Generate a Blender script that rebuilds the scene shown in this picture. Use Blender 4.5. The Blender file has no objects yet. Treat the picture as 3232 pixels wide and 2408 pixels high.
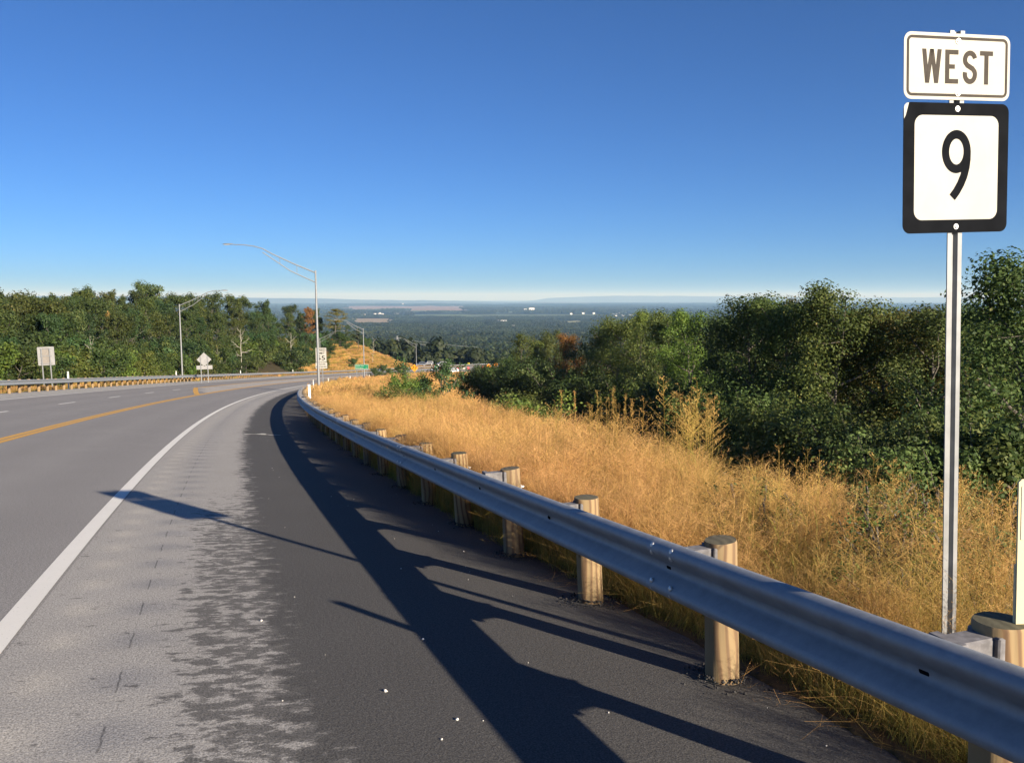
import bpy, math, random
import numpy as np
from mathutils import Vector, Matrix, Euler

random.seed(7)
rng = np.random.default_rng(7)
scene = bpy.context.scene
COL = scene.collection

# ------------------------------------------------------------------ camera
PITCH = 0.09407
cam_data = bpy.data.cameras.new("camera")
cam_data.sensor_width = 36.0
cam_data.lens = 30.853
cam_data.clip_start = 0.05
cam_data.clip_end = 300000.0
cam = bpy.data.objects.new("camera", cam_data)
cam.location = (0, 0, 0)
cam.rotation_euler = (math.pi / 2 - PITCH, 0, 0)
COL.objects.link(cam)
scene.camera = cam

# ------------------------------------------------------------------ sky, sun, exposure
SUN_EL = math.radians(19.4)
SUN_AZ = math.radians(43.5)            # to the right of straight behind the camera
TO_SUN = Vector((math.sin(SUN_AZ) * math.cos(SUN_EL), -math.cos(SUN_AZ) * math.cos(SUN_EL), math.sin(SUN_EL)))
world = bpy.data.worlds.new("World")
scene.world = world
world.use_nodes = True
wn = world.node_tree
wn.nodes.clear()
sky = wn.nodes.new("ShaderNodeTexSky")
sky.sky_type = 'NISHITA'
sky.sun_disc = False
sky.sun_elevation = SUN_EL
sky.sun_rotation = math.pi - SUN_AZ
sky.altitude = 200
sky.air_density = 0.6
sky.dust_density = 0.55
sky.ozone_density = 9.5
bg = wn.nodes.new("ShaderNodeBackground")
bg.inputs[1].default_value = 0.058
wo = wn.nodes.new("ShaderNodeOutputWorld")
wn.links.new(sky.outputs[0], bg.inputs[0])
wn.links.new(bg.outputs[0], wo.inputs[0])

sun_data = bpy.data.lights.new("sun", 'SUN')
sun_data.energy = 5.0
sun_data.angle = math.radians(0.53)
sun_data.color = (1.0, 0.88, 0.72)
sun = bpy.data.objects.new("sun", sun_data)
sun.rotation_euler = (-TO_SUN).to_track_quat('-Z', 'Y').to_euler()
sun.location = (40, -40, 40)
COL.objects.link(sun)

scene.view_settings.view_transform = 'Standard'
scene.view_settings.look = 'None'
scene.view_settings.exposure = 1.15
scene.view_settings.gamma = 1.0
scene.view_settings.use_curve_mapping = False
scene.render.engine = 'CYCLES'
cy = scene.cycles
cy.max_bounces = 4
cy.diffuse_bounces = 2
cy.glossy_bounces = 2
cy.transmission_bounces = 3
cy.transparent_max_bounces = 6
cy.volume_bounces = 0
cy.caustics_reflective = False
cy.caustics_refractive = False
cy.sample_clamp_indirect = 3.0
cy.use_denoising = True
try:
    cy.denoiser = 'OPENIMAGEDENOISE'
    cy.denoising_input_passes = 'RGB_ALBEDO_NORMAL'
except Exception:
    pass

# ------------------------------------------------------------------ helpers: meshes
def new_mesh(name, V, Fc, mats=None, smooth=False, midx=None, uv=None, attrs=None):
    me = bpy.data.meshes.new(name)
    V = np.asarray(V, dtype=np.float32)
    if isinstance(Fc, np.ndarray):
        n, k = Fc.shape
        me.vertices.add(len(V)); me.vertices.foreach_set("co", V.ravel())
        me.loops.add(n * k); me.loops.foreach_set("vertex_index", Fc.astype(np.int32).ravel())
        me.polygons.add(n)
        me.polygons.foreach_set("loop_start", np.arange(0, n * k, k, dtype=np.int32))
        me.update(calc_edges=True)
    else:
        me.from_pydata(V.tolist(), [], Fc)
        me.update()
    if mats is not None:
        for m in (mats if isinstance(mats, (list, tuple)) else [mats]):
            me.materials.append(m)
    if midx is not None:
        me.polygons.foreach_set("material_index", np.asarray(midx, dtype=np.int32))
    if smooth:
        me.polygons.foreach_set("use_smooth", np.ones(len(me.polygons), dtype=bool))
    if uv is not None:
        li = np.empty(len(me.loops), dtype=np.int32)
        me.loops.foreach_get("vertex_index", li)
        lay = me.uv_layers.new(name="ds")
        lay.data.foreach_set("uv", np.asarray(uv, dtype=np.float32)[li].ravel())
    if attrs:
        for an, arr in attrs.items():
            arr = np.asarray(arr, dtype=np.float32)
            if arr.ndim == 1:
                a = me.attributes.new(an, 'FLOAT', 'POINT'); a.data.foreach_set("value", arr)
            elif arr.shape[1] == 3:
                a = me.attributes.new(an, 'FLOAT_VECTOR', 'POINT'); a.data.foreach_set("vector", arr.ravel())
            else:
                a = me.attributes.new(an, 'FLOAT_COLOR', 'POINT'); a.data.foreach_set("color", arr.ravel())
    me.validate()
    return me

def link(name, me, parent=None, loc=None, rot=None, label=None, cat=None, group=None, kind=None):
    o = bpy.data.objects.new(name, me)
    COL.objects.link(o)
    if parent is not None:
        o.parent = parent
    if loc is not None:
        o.location = loc
    if rot is not None:
        o.rotation_euler = rot
    if label: o["label"] = label
    if cat: o["category"] = cat
    if group: o["group"] = group
    if kind: o["kind"] = kind
    return o

def thing(name, loc, label, cat, rot=(0, 0, 0), group=None):
    return link(name, None, None, loc, rot, label, cat, group)

class MB:
    def __init__(self):
        self.v = []; self.f = []; self.m = []
    def add(self, V, Fc, m=0):
        b = len(self.v)
        self.v.extend([tuple(p) for p in V])
        self.f.extend([tuple(i + b for i in f) for f in Fc])
        self.m.extend([m] * len(Fc))
        return self
    def box(self, c, s, m=0, M=None, bev=0.0):
        x, y, z = s[0] / 2, s[1] / 2, s[2] / 2
        if bev <= 0:
            V = [(-x, -y, -z), (x, -y, -z), (x, y, -z), (-x, y, -z), (-x, -y, z), (x, -y, z), (x, y, z), (-x, y, z)]
            Fc = [(0, 3, 2, 1), (4, 5, 6, 7), (0, 1, 5, 4), (1, 2, 6, 5), (2, 3, 7, 6), (3, 0, 4, 7)]
        else:
            b = bev; V = []; idx = {}
            for sx in (-1, 1):
                for sy in (-1, 1):
                    for sz in (-1, 1):
                        idx[(sx, sy, sz, 0)] = len(V); V.append((sx * x, sy * (y - b), sz * (z - b)))
                        idx[(sx, sy, sz, 1)] = len(V); V.append((sx * (x - b), sy * y, sz * (z - b)))
                        idx[(sx, sy, sz, 2)] = len(V); V.append((sx * (x - b), sy * (y - b), sz * z))
            g = lambda a, b_, c_, k: idx[(a, b_, c_, k)]
            Fc = []
            for s_ in (-1, 1):
                q = [g(s_, -1, -1, 0), g(s_, 1, -1, 0), g(s_, 1, 1, 0), g(s_, -1, 1, 0)]; Fc.append(q if s_ > 0 else q[::-1])
                q = [g(-1, s_, -1, 1), g(1, s_, -1, 1), g(1, s_, 1, 1), g(-1, s_, 1, 1)]; Fc.append(q if s_ < 0 else q[::-1])
                q = [g(-1, -1, s_, 2), g(1, -1, s_, 2), g(1, 1, s_, 2), g(-1, 1, s_, 2)]; Fc.append(q if s_ > 0 else q[::-1])
            for a in (-1, 1):
                for b2 in (-1, 1):
                    q = [g(a, b2, -1, 0), g(a, b2, 1, 0), g(a, b2, 1, 1), g(a, b2, -1, 1)]; Fc.append(q if a * b2 < 0 else q[::-1])
                    q = [g(a, -1, b2, 0), g(a, 1, b2, 0), g(a, 1, b2, 2), g(a, -1, b2, 2)]; Fc.append(q if a * b2 > 0 else q[::-1])
                    q = [g(-1, a, b2, 1), g(1, a, b2, 1), g(1, a, b2, 2), g(-1, a, b2, 2)]; Fc.append(q if a * b2 < 0 else q[::-1])
                    for c_ in (-1, 1):
                        Fc.append([g(a, b2, c_, 0), g(a, b2, c_, 1), g(a, b2, c_, 2)] if a * b2 * c_ > 0 else [g(a, b2, c_, 2), g(a, b2, c_, 1), g(a, b2, c_, 0)])
        out = []
        for p in V:
            q = Vector(p)
            if M is not None: q = M @ q
            out.append(tuple(q + Vector(c)))
        return self.add(out, Fc, m)
    def tube(self, pts, rad, n=8, m=0, cap=True):
        pts = [Vector(p) for p in pts]
        if not hasattr(rad, '__len__'): rad = [rad] * len(pts)
        V = []; Fc = []
        ref = None
        for i, p in enumerate(pts):
            t = (pts[min(i + 1, len(pts) - 1)] - pts[max(i - 1, 0)])
            t = t.normalized() if t.length > 1e-9 else Vector((0, 0, 1))
            if ref is None:
                ref = Vector((1, 0, 0)) if abs(t.x) < 0.8 else Vector((0, 1, 0))
            a = (ref - t * ref.dot(t)).normalized(); ref = a
            b = t.cross(a)
            for k in range(n):
                an = 2 * math.pi * k / n
                V.append(p + (a * math.cos(an) + b * math.sin(an)) * rad[i])
        for i in range(len(pts) - 1):
            for k in range(n):
                Fc.append((i * n + k, i * n + (k + 1) % n, (i + 1) * n + (k + 1) % n, (i + 1) * n + k))
        if cap:
            Fc.append(tuple(range(n))[::-1]); Fc.append(tuple(range((len(pts) - 1) * n, len(pts) * n)))
        return self.add(V, Fc, m)
    def prism(self, poly, y0, y1, m=0):
        """poly: (x,z) outline, extruded along y (y0 front, y1 back)"""
        n = len(poly)
        V = [(x, y0, z) for x, z in poly] + [(x, y1, z) for x, z in poly]
        Fc = [tuple(range(n)), tuple(range(n, 2 * n))[::-1]]
        for i in range(n):
            j = (i + 1) % n
            Fc.append((j, i, n + i, n + j))
        return self.add(V, Fc, m)
    def mesh(self, name, mats, smooth=False):
        me = new_mesh(name, self.v, self.f, mats, False, self.m)
        if smooth:
            me.polygons.foreach_set("use_smooth", np.ones(len(me.polygons), dtype=bool))
            try:
                me.set_sharp_from_angle(angle=math.radians(40))
            except Exception:
                pass
        return me
    def build(self, name, mats, parent=None, smooth=False, **kw):
        return link(name, self.mesh(name, mats, smooth), parent, **kw)

def round_rect(w, h, r, n=6, cx=0, cz=0):
    P = []
    for (sx, sz, a0) in ((1, 1, 0), (-1, 1, 90), (-1, -1, 180), (1, -1, 270)):
        for k in range(n + 1):
            a = math.radians(a0 + 90 * k / n)
            P.append((cx + sx * (w / 2 - r) + r * math.cos(a), cz + sz * (h / 2 - r) + r * math.sin(a)))
    return P

def ribbon_poly(path, wid):
    """flat stroke outline as quads (x,z)"""
    path = [Vector((a, b)) for a, b in path]
    V = []; Fc = []
    for i, p in enumerate(path):
        t = path[min(i + 1, len(path) - 1)] - path[max(i - 1, 0)]
        t.normalize(); nrm = Vector((-t.y, t.x))
        V += [p + nrm * wid / 2, p - nrm * wid / 2]
    for i in range(len(path) - 1):
        Fc.append((2 * i, 2 * i + 1, 2 * i + 3, 2 * i + 2))
    return V, Fc

# ------------------------------------------------------------------ helpers: materials
def mat(name):
    m = bpy.data.materials.new(name)
    m.use_nodes = True
    nt = m.node_tree
    return m, nt, nt.nodes["Principled BSDF"], nt.nodes["Material Output"]

def N(nt, typ, **kw):
    n = nt.nodes.new(typ)
    for k, v in kw.items():
        if k.startswith("i_"):
            n.inputs[k[2:].replace("_", " ")].default_value = v
        else:
            setattr(n, k, v)
    return n

def ramp(nt, fac, stops):
    r = nt.nodes.new("ShaderNodeValToRGB")
    el = r.color_ramp.elements
    while len(el) < len(stops): el.new(0.5)
    for e, (p, c) in zip(el, stops):
        e.position = p; e.color = (*c, 1) if len(c) == 3 else c
    nt.links.new(fac, r.inputs[0])
    return r.outputs[0]

def mixc(nt, fac, a, b, mode='MIX'):
    n = nt.nodes.new("ShaderNodeMix"); n.data_type = 'RGBA'; n.blend_type = mode
    for sock, val in ((n.inputs[0], fac), (n.inputs[6], a), (n.inputs[7], b)):
        if hasattr(val, "is_output") or isinstance(val, bpy.types.NodeSocket): nt.links.new(val, sock)
        elif isinstance(val, (int, float)): sock.default_value = val
        else: sock.default_value = (*val, 1) if len(val) == 3 else val
    return n.outputs[2]

def mth(nt, op, a, b=0.0, c=None, clamp=False):
    n = nt.nodes.new("ShaderNodeMath"); n.operation = op; n.use_clamp = clamp
    for i, v in enumerate((a, b) if c is None else (a, b, c)):
        if isinstance(v, bpy.types.NodeSocket): nt.links.new(v, n.inputs[i])
        else: n.inputs[i].default_value = v
    return n.outputs[0]

def noise(nt, vec, scale, detail=3, rough=0.55, dist=0.0):
    n = nt.nodes.new("ShaderNodeTexNoise")
    n.inputs["Scale"].default_value = scale; n.inputs["Detail"].default_value = detail
    n.inputs["Roughness"].default_value = rough; n.inputs["Distortion"].default_value = dist
    if vec is not None: nt.links.new(vec, n.inputs["Vector"])
    return n.outputs["Fac"]

def vmul(nt, vec, s):
    n = nt.nodes.new("ShaderNodeVectorMath"); n.operation = 'MULTIPLY'
    nt.links.new(vec, n.inputs[0]); n.inputs[1].default_value = s
    return n.outputs[0]

def bump(nt, h, strength, dist=0.01):
    b = nt.nodes.new("ShaderNodeBump"); b.inputs["Strength"].default_value = strength; b.inputs["Distance"].default_value = dist
    nt.links.new(h, b.inputs["Height"])
    return b.outputs[0]

def objco(nt):
    return nt.nodes.new("ShaderNodeTexCoord").outputs["Object"]

def simple(name, col, rough=0.6, metal=0.0, var=0.12, vscale=6.0, spec=0.4):
    m, nt, p, out = mat(name)
    f = noise(nt, objco(nt), vscale, 4)
    a = tuple(c * (1 - var) for c in col); b = tuple(min(1, c * (1 + var)) for c in col)
    nt.links.new(ramp(nt, f, [(0.3, a), (0.7, b)]), p.inputs["Base Color"])
    p.inputs["Roughness"].default_value = rough; p.inputs["Metallic"].default_value = metal
    p.inputs["Specular IOR Level"].default_value = spec
    return m

# ------------------------------------------------------------------ value noise (numpy)
def _h(ix, iy, seed):
    n = (ix.astype(np.int64) * 374761393 + iy.astype(np.int64) * 668265263 + seed * 69069) & 0x7fffffff
    n = ((n ^ (n >> 13)) * 1274126177) & 0x7fffffff
    return ((n ^ (n >> 16)) & 0xffff) / 65535.0
def vn(x, y, scale, seed=0, octv=3):
    out = 0; amp = 1; tot = 0
    for o in range(octv):
        X = np.asarray(x, dtype=float) / scale * 2 ** o; Y = np.asarray(y, dtype=float) / scale * 2 ** o
        ix = np.floor(X); iy = np.floor(Y); fx = X - ix; fy = Y - iy
        fx = fx * fx * (3 - 2 * fx); fy = fy * fy * (3 - 2 * fy)
        a = _h(ix, iy, seed + o); b = _h(ix + 1, iy, seed + o); c = _h(ix, iy + 1, seed + o); d = _h(ix + 1, iy + 1, seed + o)
        out = out + amp * ((a * (1 - fx) + b * fx) * (1 - fy) + (c * (1 - fx) + d * fx) * fy); tot += amp; amp *= 0.5
    return out / tot
def sstep(a, b, x):
    t = np.clip((np.asarray(x, dtype=float) - a) / (b - a), 0, 1); return t * t * (3 - 2 * t)

# ------------------------------------------------------------------ the road's alignment
# s runs along the near guardrail, d is the offset to the left of it
DS = 0.5
SS = np.arange(-40, 560, DS)
TH0, K0, K1 = 0.33244, 0.0021646, -7.2736e-06
def heading(s):
    s = np.asarray(s, dtype=float)
    t = TH0 - K0 * np.minimum(s, 300) - 0.5 * K1 * np.minimum(s, 300) ** 2
    t = np.where(s > 285, t - (s - 285) / 112.0, t)
    return np.maximum(t, -1.75)
_th = heading(SS)
_i0 = int(round((0 - SS[0]) / DS))
PXs = np.cumsum(-np.sin(_th)) * DS; PYs = np.cumsum(np.cos(_th)) * DS
PXs = PXs - PXs[_i0] + 0.9337; PYs = PYs - PYs[_i0] + 4.9
def zs(s):
    s = np.asarray(s, dtype=float); c = np.minimum(s, 330)
    return -2.2221 - 0.085395 * c + 1.8322e-05 * c * c - np.maximum(s - 330, 0) * 0.035
E_SUP = 0.0582
D_EDGE, D_YEL, D_DASH, D_LEDGE, D_LRAIL = 3.81, 7.71, 11.40, 14.94, 17.54
D_R, D_L = -0.56, 17.9                  # pavement edges
def rp(s, d, h=0.0):
    x = np.interp(s, SS, PXs); y = np.interp(s, SS, PYs); t = np.interp(s, SS, _th)
    return (x - d * np.cos(t), y - d * np.sin(t), zs(s) + E_SUP * np.asarray(d, dtype=float) + h)
def RP(s, d, h=0.0):
    return Vector([float(v) for v in rp(s, d, h)])
_ci = np.arange(0, len(SS), 4)
def coords(x, y):
    x = np.atleast_1d(np.asarray(x, dtype=float)); y = np.atleast_1d(np.asarray(y, dtype=float))
    S_ = np.empty_like(x)
    cx = PXs[_ci]; cyy = PYs[_ci]
    for a in range(0, len(x), 20000):
        d2 = (x[a:a + 20000, None] - cx) ** 2 + (y[a:a + 20000, None] - cyy) ** 2
        S_[a:a + 20000] = SS[_ci][np.argmin(d2, 1)]
    for _ in range(2):
        t = np.interp(S_, SS, _th)
        S_ = np.clip(S_ + (-np.sin(t) * (x - np.interp(S_, SS, PXs)) + np.cos(t) * (y - np.interp(S_, SS, PYs))), SS[0], SS[-1])
    t = np.interp(S_, SS, _th)
    D_ = -(np.cos(t) * (x - np.interp(S_, SS, PXs)) + np.sin(t) * (y - np.interp(S_, SS, PYs)))
    far = np.hypot(x - np.interp(S_, SS, PXs), y - np.interp(S_, SS, PYs))
    D_ = np.where(np.abs(D_) < far * 0.9, np.sign(D_) * far, D_)
    return S_, D_
def shelf_w(s):
    return np.interp(s, [-40, -5, 0, 10, 20, 45, 80, 150, 300, 400], [1.2, 1.4, 1.9, 3.2, 4.8, 7.5, 11, 11, 8, 6])
def far_z(x, y):
    r = np.hypot(x, y)
    z = np.interp(r, [0, 100, 300, 420, 600, 900, 1500, 3000, 5500, 9000, 90000], [-4, -13, -32, -42, -54, -68, -87, -116, -134, -139, -141])
    amp = np.interp(r, [0, 400, 1200, 4000, 20000, 60000], [0, 0.5, 7, 14, 26, 20])
    z = z + amp * (vn(x, y, 900, 11, 2) - 0.5) + amp * 1.2 * (vn(x, y, 4200, 15, 2) - 0.5)
    return z
def terrain(x, y):
    x = np.atleast_1d(np.asarray(x, dtype=float)); y = np.atleast_1d(np.asarray(y, dtype=float))
    s, d = coords(x, y)
    base = zs(s)
    q = np.maximum(-d + D_R, 0); w = shelf_w(s)
    u = np.maximum(q - w, 0)
    cap = np.interp(s, [0, 120, 250], [11.0, 8.0, 5.0])
    right = base + E_SUP * D_R - 0.06 * np.minimum(q, w) - cap * (1 - np.exp(-0.46 * u ** 1.02 / cap)) - 0.10 * np.minimum(q, 0.6)
    right = right + (vn(x, y, 3.0, 3, 2) - 0.5) * 0.25 * sstep(0.8, 3, q)
    l = np.maximum(d - D_L, 0)
    A = (7.0 * sstep(110, 200, s) + 3.2 * sstep(230, 290, s)) * (1 - sstep(318, 356, s))
    left = base + E_SUP * D_L - 0.06 * np.minimum(l, 2) - 0.5 * np.exp(-((l - 3.2) / 1.6) ** 2) * sstep(0.5, 2, l) + A * sstep(1.5, 19, l) - 0.9 * sstep(4, 20, l) * (1 - sstep(110, 200, s))
    left = left + (vn(x, y, 5.0, 5, 2) - 0.5) * 0.5 * sstep(2, 6, l)
    road = base + E_SUP * np.clip(d, D_R, D_L)
    inside = (d > D_R) & (d < D_L)
    edge = np.minimum(np.maximum(d - D_R, 0), np.maximum(D_L - d, 0))
    z = np.where(inside, road - 0.30 * sstep(0, 0.5, edge) - 0.03, np.where(d <= D_R, right, left))
    off = np.where(inside, 0, np.maximum(q, l))
    r = np.hypot(x, y)
    wf = np.maximum(sstep(340, 560, r), sstep(70, 220, off)) * sstep(6, 50, off)
    return z * (1 - wf) + far_z(x, y) * wf
def T1(x, y):
    return float(terrain(x, y)[0])
def at(px, Y):
    """a point of the ground at depth Y along the line of sight through column px of the 2217 px wide picture"""
    X = (px - 1108.5) / 1900.0 * Y * 1.0045
    return Vector((X, Y, T1(X, Y)))
def zrow(py, Y):
    """height that lies on picture row py at depth Y"""
    v = (py - 826.0) / 1900.0
    c, s_ = math.cos(PITCH), math.sin(PITCH)
    return Y * (-s_ - v * c) / (c - v * s_)

# ================================================================== MATERIALS OF THE SETTING
def asphalt_mat(name, kind):
    m, nt, p, out = mat(name)
    uvn = nt.nodes.new("ShaderNodeUVMap"); uvn.uv_map = "ds"
    uv = uvn.outputs[0]
    sep = nt.nodes.new("ShaderNodeSeparateXYZ"); nt.links.new(uv, sep.inputs[0])
    d, s = sep.outputs[0], sep.outputs[1]
    fine = noise(nt, uv, 95, 3, 0.7)
    grain = noise(nt, uv, 34, 2, 0.6)
    big = noise(nt, uv, 0.55, 4, 0.6)
    streak = noise(nt, vmul(nt, uv, (2.2, 0.06, 1)), 1.0, 3)
    if kind == 'lane':
        # wheel paths: slightly darker, polished bands along each lane
        lane = mth(nt, 'FRACT', mth(nt, 'DIVIDE', mth(nt, 'SUBTRACT', d, D_EDGE), 3.75))
        wp = mth(nt, 'ABSOLUTE', mth(nt, 'SUBTRACT', mth(nt, 'FRACT', mth(nt, 'MULTIPLY', lane, 2.0)), 0.5))
        c = mixc(nt, big, (0.205, 0.196, 0.186), (0.268, 0.257, 0.243))
        c = mixc(nt, mth(nt, 'MULTIPLY', mth(nt, 'SUBTRACT', 1.0, mth(nt, 'MULTIPLY', wp, 2.0)), 0.35), c, (0.168, 0.161, 0.154))
        c = mixc(nt, mth(nt, 'MULTIPLY', streak, 0.35), c, (0.29, 0.28, 0.265))
        rough = 0.85
    elif kind == 'left':
        c = mixc(nt, big, (0.31, 0.30, 0.28), (0.39, 0.38, 0.352)); rough = 0.9
    elif kind == 'median':
        c = mixc(nt, big, (0.33, 0.305, 0.27), (0.42, 0.39, 0.35)); rough = 0.9
    else:
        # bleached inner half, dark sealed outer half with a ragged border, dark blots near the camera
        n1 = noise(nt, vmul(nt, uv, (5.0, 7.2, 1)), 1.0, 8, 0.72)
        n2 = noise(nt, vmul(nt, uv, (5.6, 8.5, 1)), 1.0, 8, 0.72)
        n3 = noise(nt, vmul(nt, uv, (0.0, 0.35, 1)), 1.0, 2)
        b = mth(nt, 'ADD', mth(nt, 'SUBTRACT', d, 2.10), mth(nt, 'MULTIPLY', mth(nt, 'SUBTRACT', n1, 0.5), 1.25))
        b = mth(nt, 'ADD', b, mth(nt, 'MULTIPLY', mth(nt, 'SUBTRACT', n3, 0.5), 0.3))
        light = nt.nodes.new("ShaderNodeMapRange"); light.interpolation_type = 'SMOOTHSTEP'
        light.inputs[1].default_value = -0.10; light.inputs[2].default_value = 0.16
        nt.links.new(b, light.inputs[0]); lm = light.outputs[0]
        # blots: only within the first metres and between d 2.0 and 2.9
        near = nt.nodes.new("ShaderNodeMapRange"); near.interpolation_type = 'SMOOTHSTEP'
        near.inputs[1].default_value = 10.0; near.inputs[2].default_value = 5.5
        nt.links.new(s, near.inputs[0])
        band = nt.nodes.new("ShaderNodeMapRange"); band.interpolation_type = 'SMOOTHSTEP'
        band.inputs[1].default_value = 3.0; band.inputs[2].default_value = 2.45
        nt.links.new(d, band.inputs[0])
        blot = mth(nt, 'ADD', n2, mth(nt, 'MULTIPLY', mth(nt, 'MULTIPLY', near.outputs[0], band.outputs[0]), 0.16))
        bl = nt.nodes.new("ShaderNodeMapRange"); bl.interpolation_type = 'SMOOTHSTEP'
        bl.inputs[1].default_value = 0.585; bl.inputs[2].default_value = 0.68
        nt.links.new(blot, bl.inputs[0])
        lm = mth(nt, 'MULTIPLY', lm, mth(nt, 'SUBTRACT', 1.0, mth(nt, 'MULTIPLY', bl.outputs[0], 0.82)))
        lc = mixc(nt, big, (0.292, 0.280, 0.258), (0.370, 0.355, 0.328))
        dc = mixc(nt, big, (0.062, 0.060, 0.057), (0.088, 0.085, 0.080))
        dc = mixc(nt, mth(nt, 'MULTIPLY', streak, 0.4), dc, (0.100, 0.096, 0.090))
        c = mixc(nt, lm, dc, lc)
        # greasy spots in the dark half
        sp = nt.nodes.new("ShaderNodeMapRange"); sp.inputs[1].default_value = 0.72; sp.inputs[2].default_value = 0.75
        nt.links.new(noise(nt, vmul(nt, uv, (2.0, 6.0, 1)), 1.1, 3, 0.5), sp.inputs[0])
        c = mixc(nt, mth(nt, 'MULTIPLY', sp.outputs[0], 0.35), c, (0.24, 0.23, 0.205))
        # open seam along the foot of the rumble strip
        wob = mth(nt, 'MULTIPLY', mth(nt, 'SUBTRACT', noise(nt, vmul(nt, uv, (0, 9, 1)), 1.0, 3), 0.5), 0.028)
        seam = mth(nt, 'LESS_THAN', mth(nt, 'ABSOLUTE', mth(nt, 'ADD', mth(nt, 'SUBTRACT', d, 3.015), wob)), 0.0055)
        dash = mth(nt, 'LESS_THAN', mth(nt, 'FRACT', mth(nt, 'DIVIDE', mth(nt, 'ADD', s, 0.15), RUM_P)), mth(nt, 'ADD', 0.18, mth(nt, 'MULTIPLY', noise(nt, vmul(nt, uv, (0, 0.7, 1)), 1.0, 1), 0.5)))
        c = mixc(nt, mth(nt, 'MULTIPLY', mth(nt, 'MULTIPLY', seam, dash), 0.5), c, (0.02, 0.019, 0.018))
        rough = 0.9
    spk = nt.nodes.new("ShaderNodeMapRange"); spk.inputs[1].default_value = 0.35; spk.inputs[2].default_value = 0.66
    spk.inputs[3].default_value = 0.5; spk.inputs[4].default_value = 1.6
    nt.links.new(fine, spk.inputs[0])
    g2 = nt.nodes.new("ShaderNodeMapRange"); g2.inputs[1].default_value = 0.3; g2.inputs[2].default_value = 0.7
    g2.inputs[3].default_value = 0.86; g2.inputs[4].default_value = 1.14
    nt.links.new(grain, g2.inputs[0])
    k = mth(nt, 'MULTIPLY', spk.outputs[0], g2.outputs[0])
    mul = nt.nodes.new("ShaderNodeVectorMath"); mul.operation = 'SCALE'
    nt.links.new(c, mul.inputs[0]); nt.links.new(k, mul.inputs[3])
    nt.links.new(mul.outputs[0], p.inputs["Base Color"])
    p.inputs["Roughness"].default_value = rough
    p.inputs["Specular IOR Level"].default_value = 0.25
    nt.links.new(bump(nt, mth(nt, 'ADD', fine, grain), 0.55, 0.006), p.inputs["Normal"])
    return m

def paint_mat(name, col, wear=0.62):
    m, nt, p, out = mat(name)
    uvn = nt.nodes.new("ShaderNodeUVMap"); uvn.uv_map = "ds"
    uv = uvn.outputs[0]
    f = noise(nt, uv, 45, 4, 0.7)
    w = nt.nodes.new("ShaderNodeMapRange"); w.inputs[1].default_value = wear; w.inputs[2].default_value = wear + 0.08
    nt.links.new(f, w.inputs[0])
    g = noise(nt, uv, 2.2, 4)
    c = mixc(nt, g, tuple(v * 0.86 for v in col), col)
    c = mixc(nt, mth(nt, 'MULTIPLY', w.outputs[0], 0.75), c, (0.2, 0.19, 0.18))
    nt.links.new(c, p.inputs["Base Color"])
    p.inputs["Roughness"].default_value = 0.75
    nt.links.new(bump(nt, noise(nt, uv, 110, 2), 0.4, 0.004), p.inputs["Normal"])
    return m

RUM_P, RUM_L = 0.80, 0.44
M_LANE = asphalt_mat("lane_asphalt", 'lane')
M_SHOULDER = asphalt_mat("shoulder_asphalt", 'shoulder')
M_LEFT = asphalt_mat("far_shoulder_asphalt", 'left')
M_MEDIAN = asphalt_mat("median_pavement", 'median')
M_WHITE = paint_mat("white_road_paint", (0.80, 0.78, 0.71))
M_YELLOW = paint_mat("yellow_road_paint", (0.66, 0.36, 0.055))

def ground_mat():
    m, nt, p, out = mat("ground_cover")
    a = nt.nodes.new("ShaderNodeAttribute"); a.attribute_name = "Col"
    geo = nt.nodes.new("ShaderNodeNewGeometry")
    pos = geo.outputs["Position"]
    f1 = noise(nt, pos, 6.0, 5, 0.65)
    f2 = noise(nt, pos, 0.02, 5, 0.7)
    k = mth(nt, 'ADD', mth(nt, 'MULTIPLY', f1, 0.9), mth(nt, 'MULTIPLY', f2, 0.7))
    mul = nt.nodes.new("ShaderNodeVectorMath"); mul.operation = 'SCALE'
    nt.links.new(a.outputs["Color"], mul.inputs[0])
    nt.links.new(mth(nt, 'ADD', mth(nt, 'MULTIPLY', k, 0.9), 0.28), mul.inputs[3])
    nt.links.new(mul.outputs[0], p.inputs["Base Color"])
    p.inputs["Roughness"].default_value = 0.95; p.inputs["Specular IOR Level"].default_value = 0.1
    nt.links.new(bump(nt, f1, 0.8, 0.05), p.inputs["Normal"])
    return m
M_GROUND = ground_mat()

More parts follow.
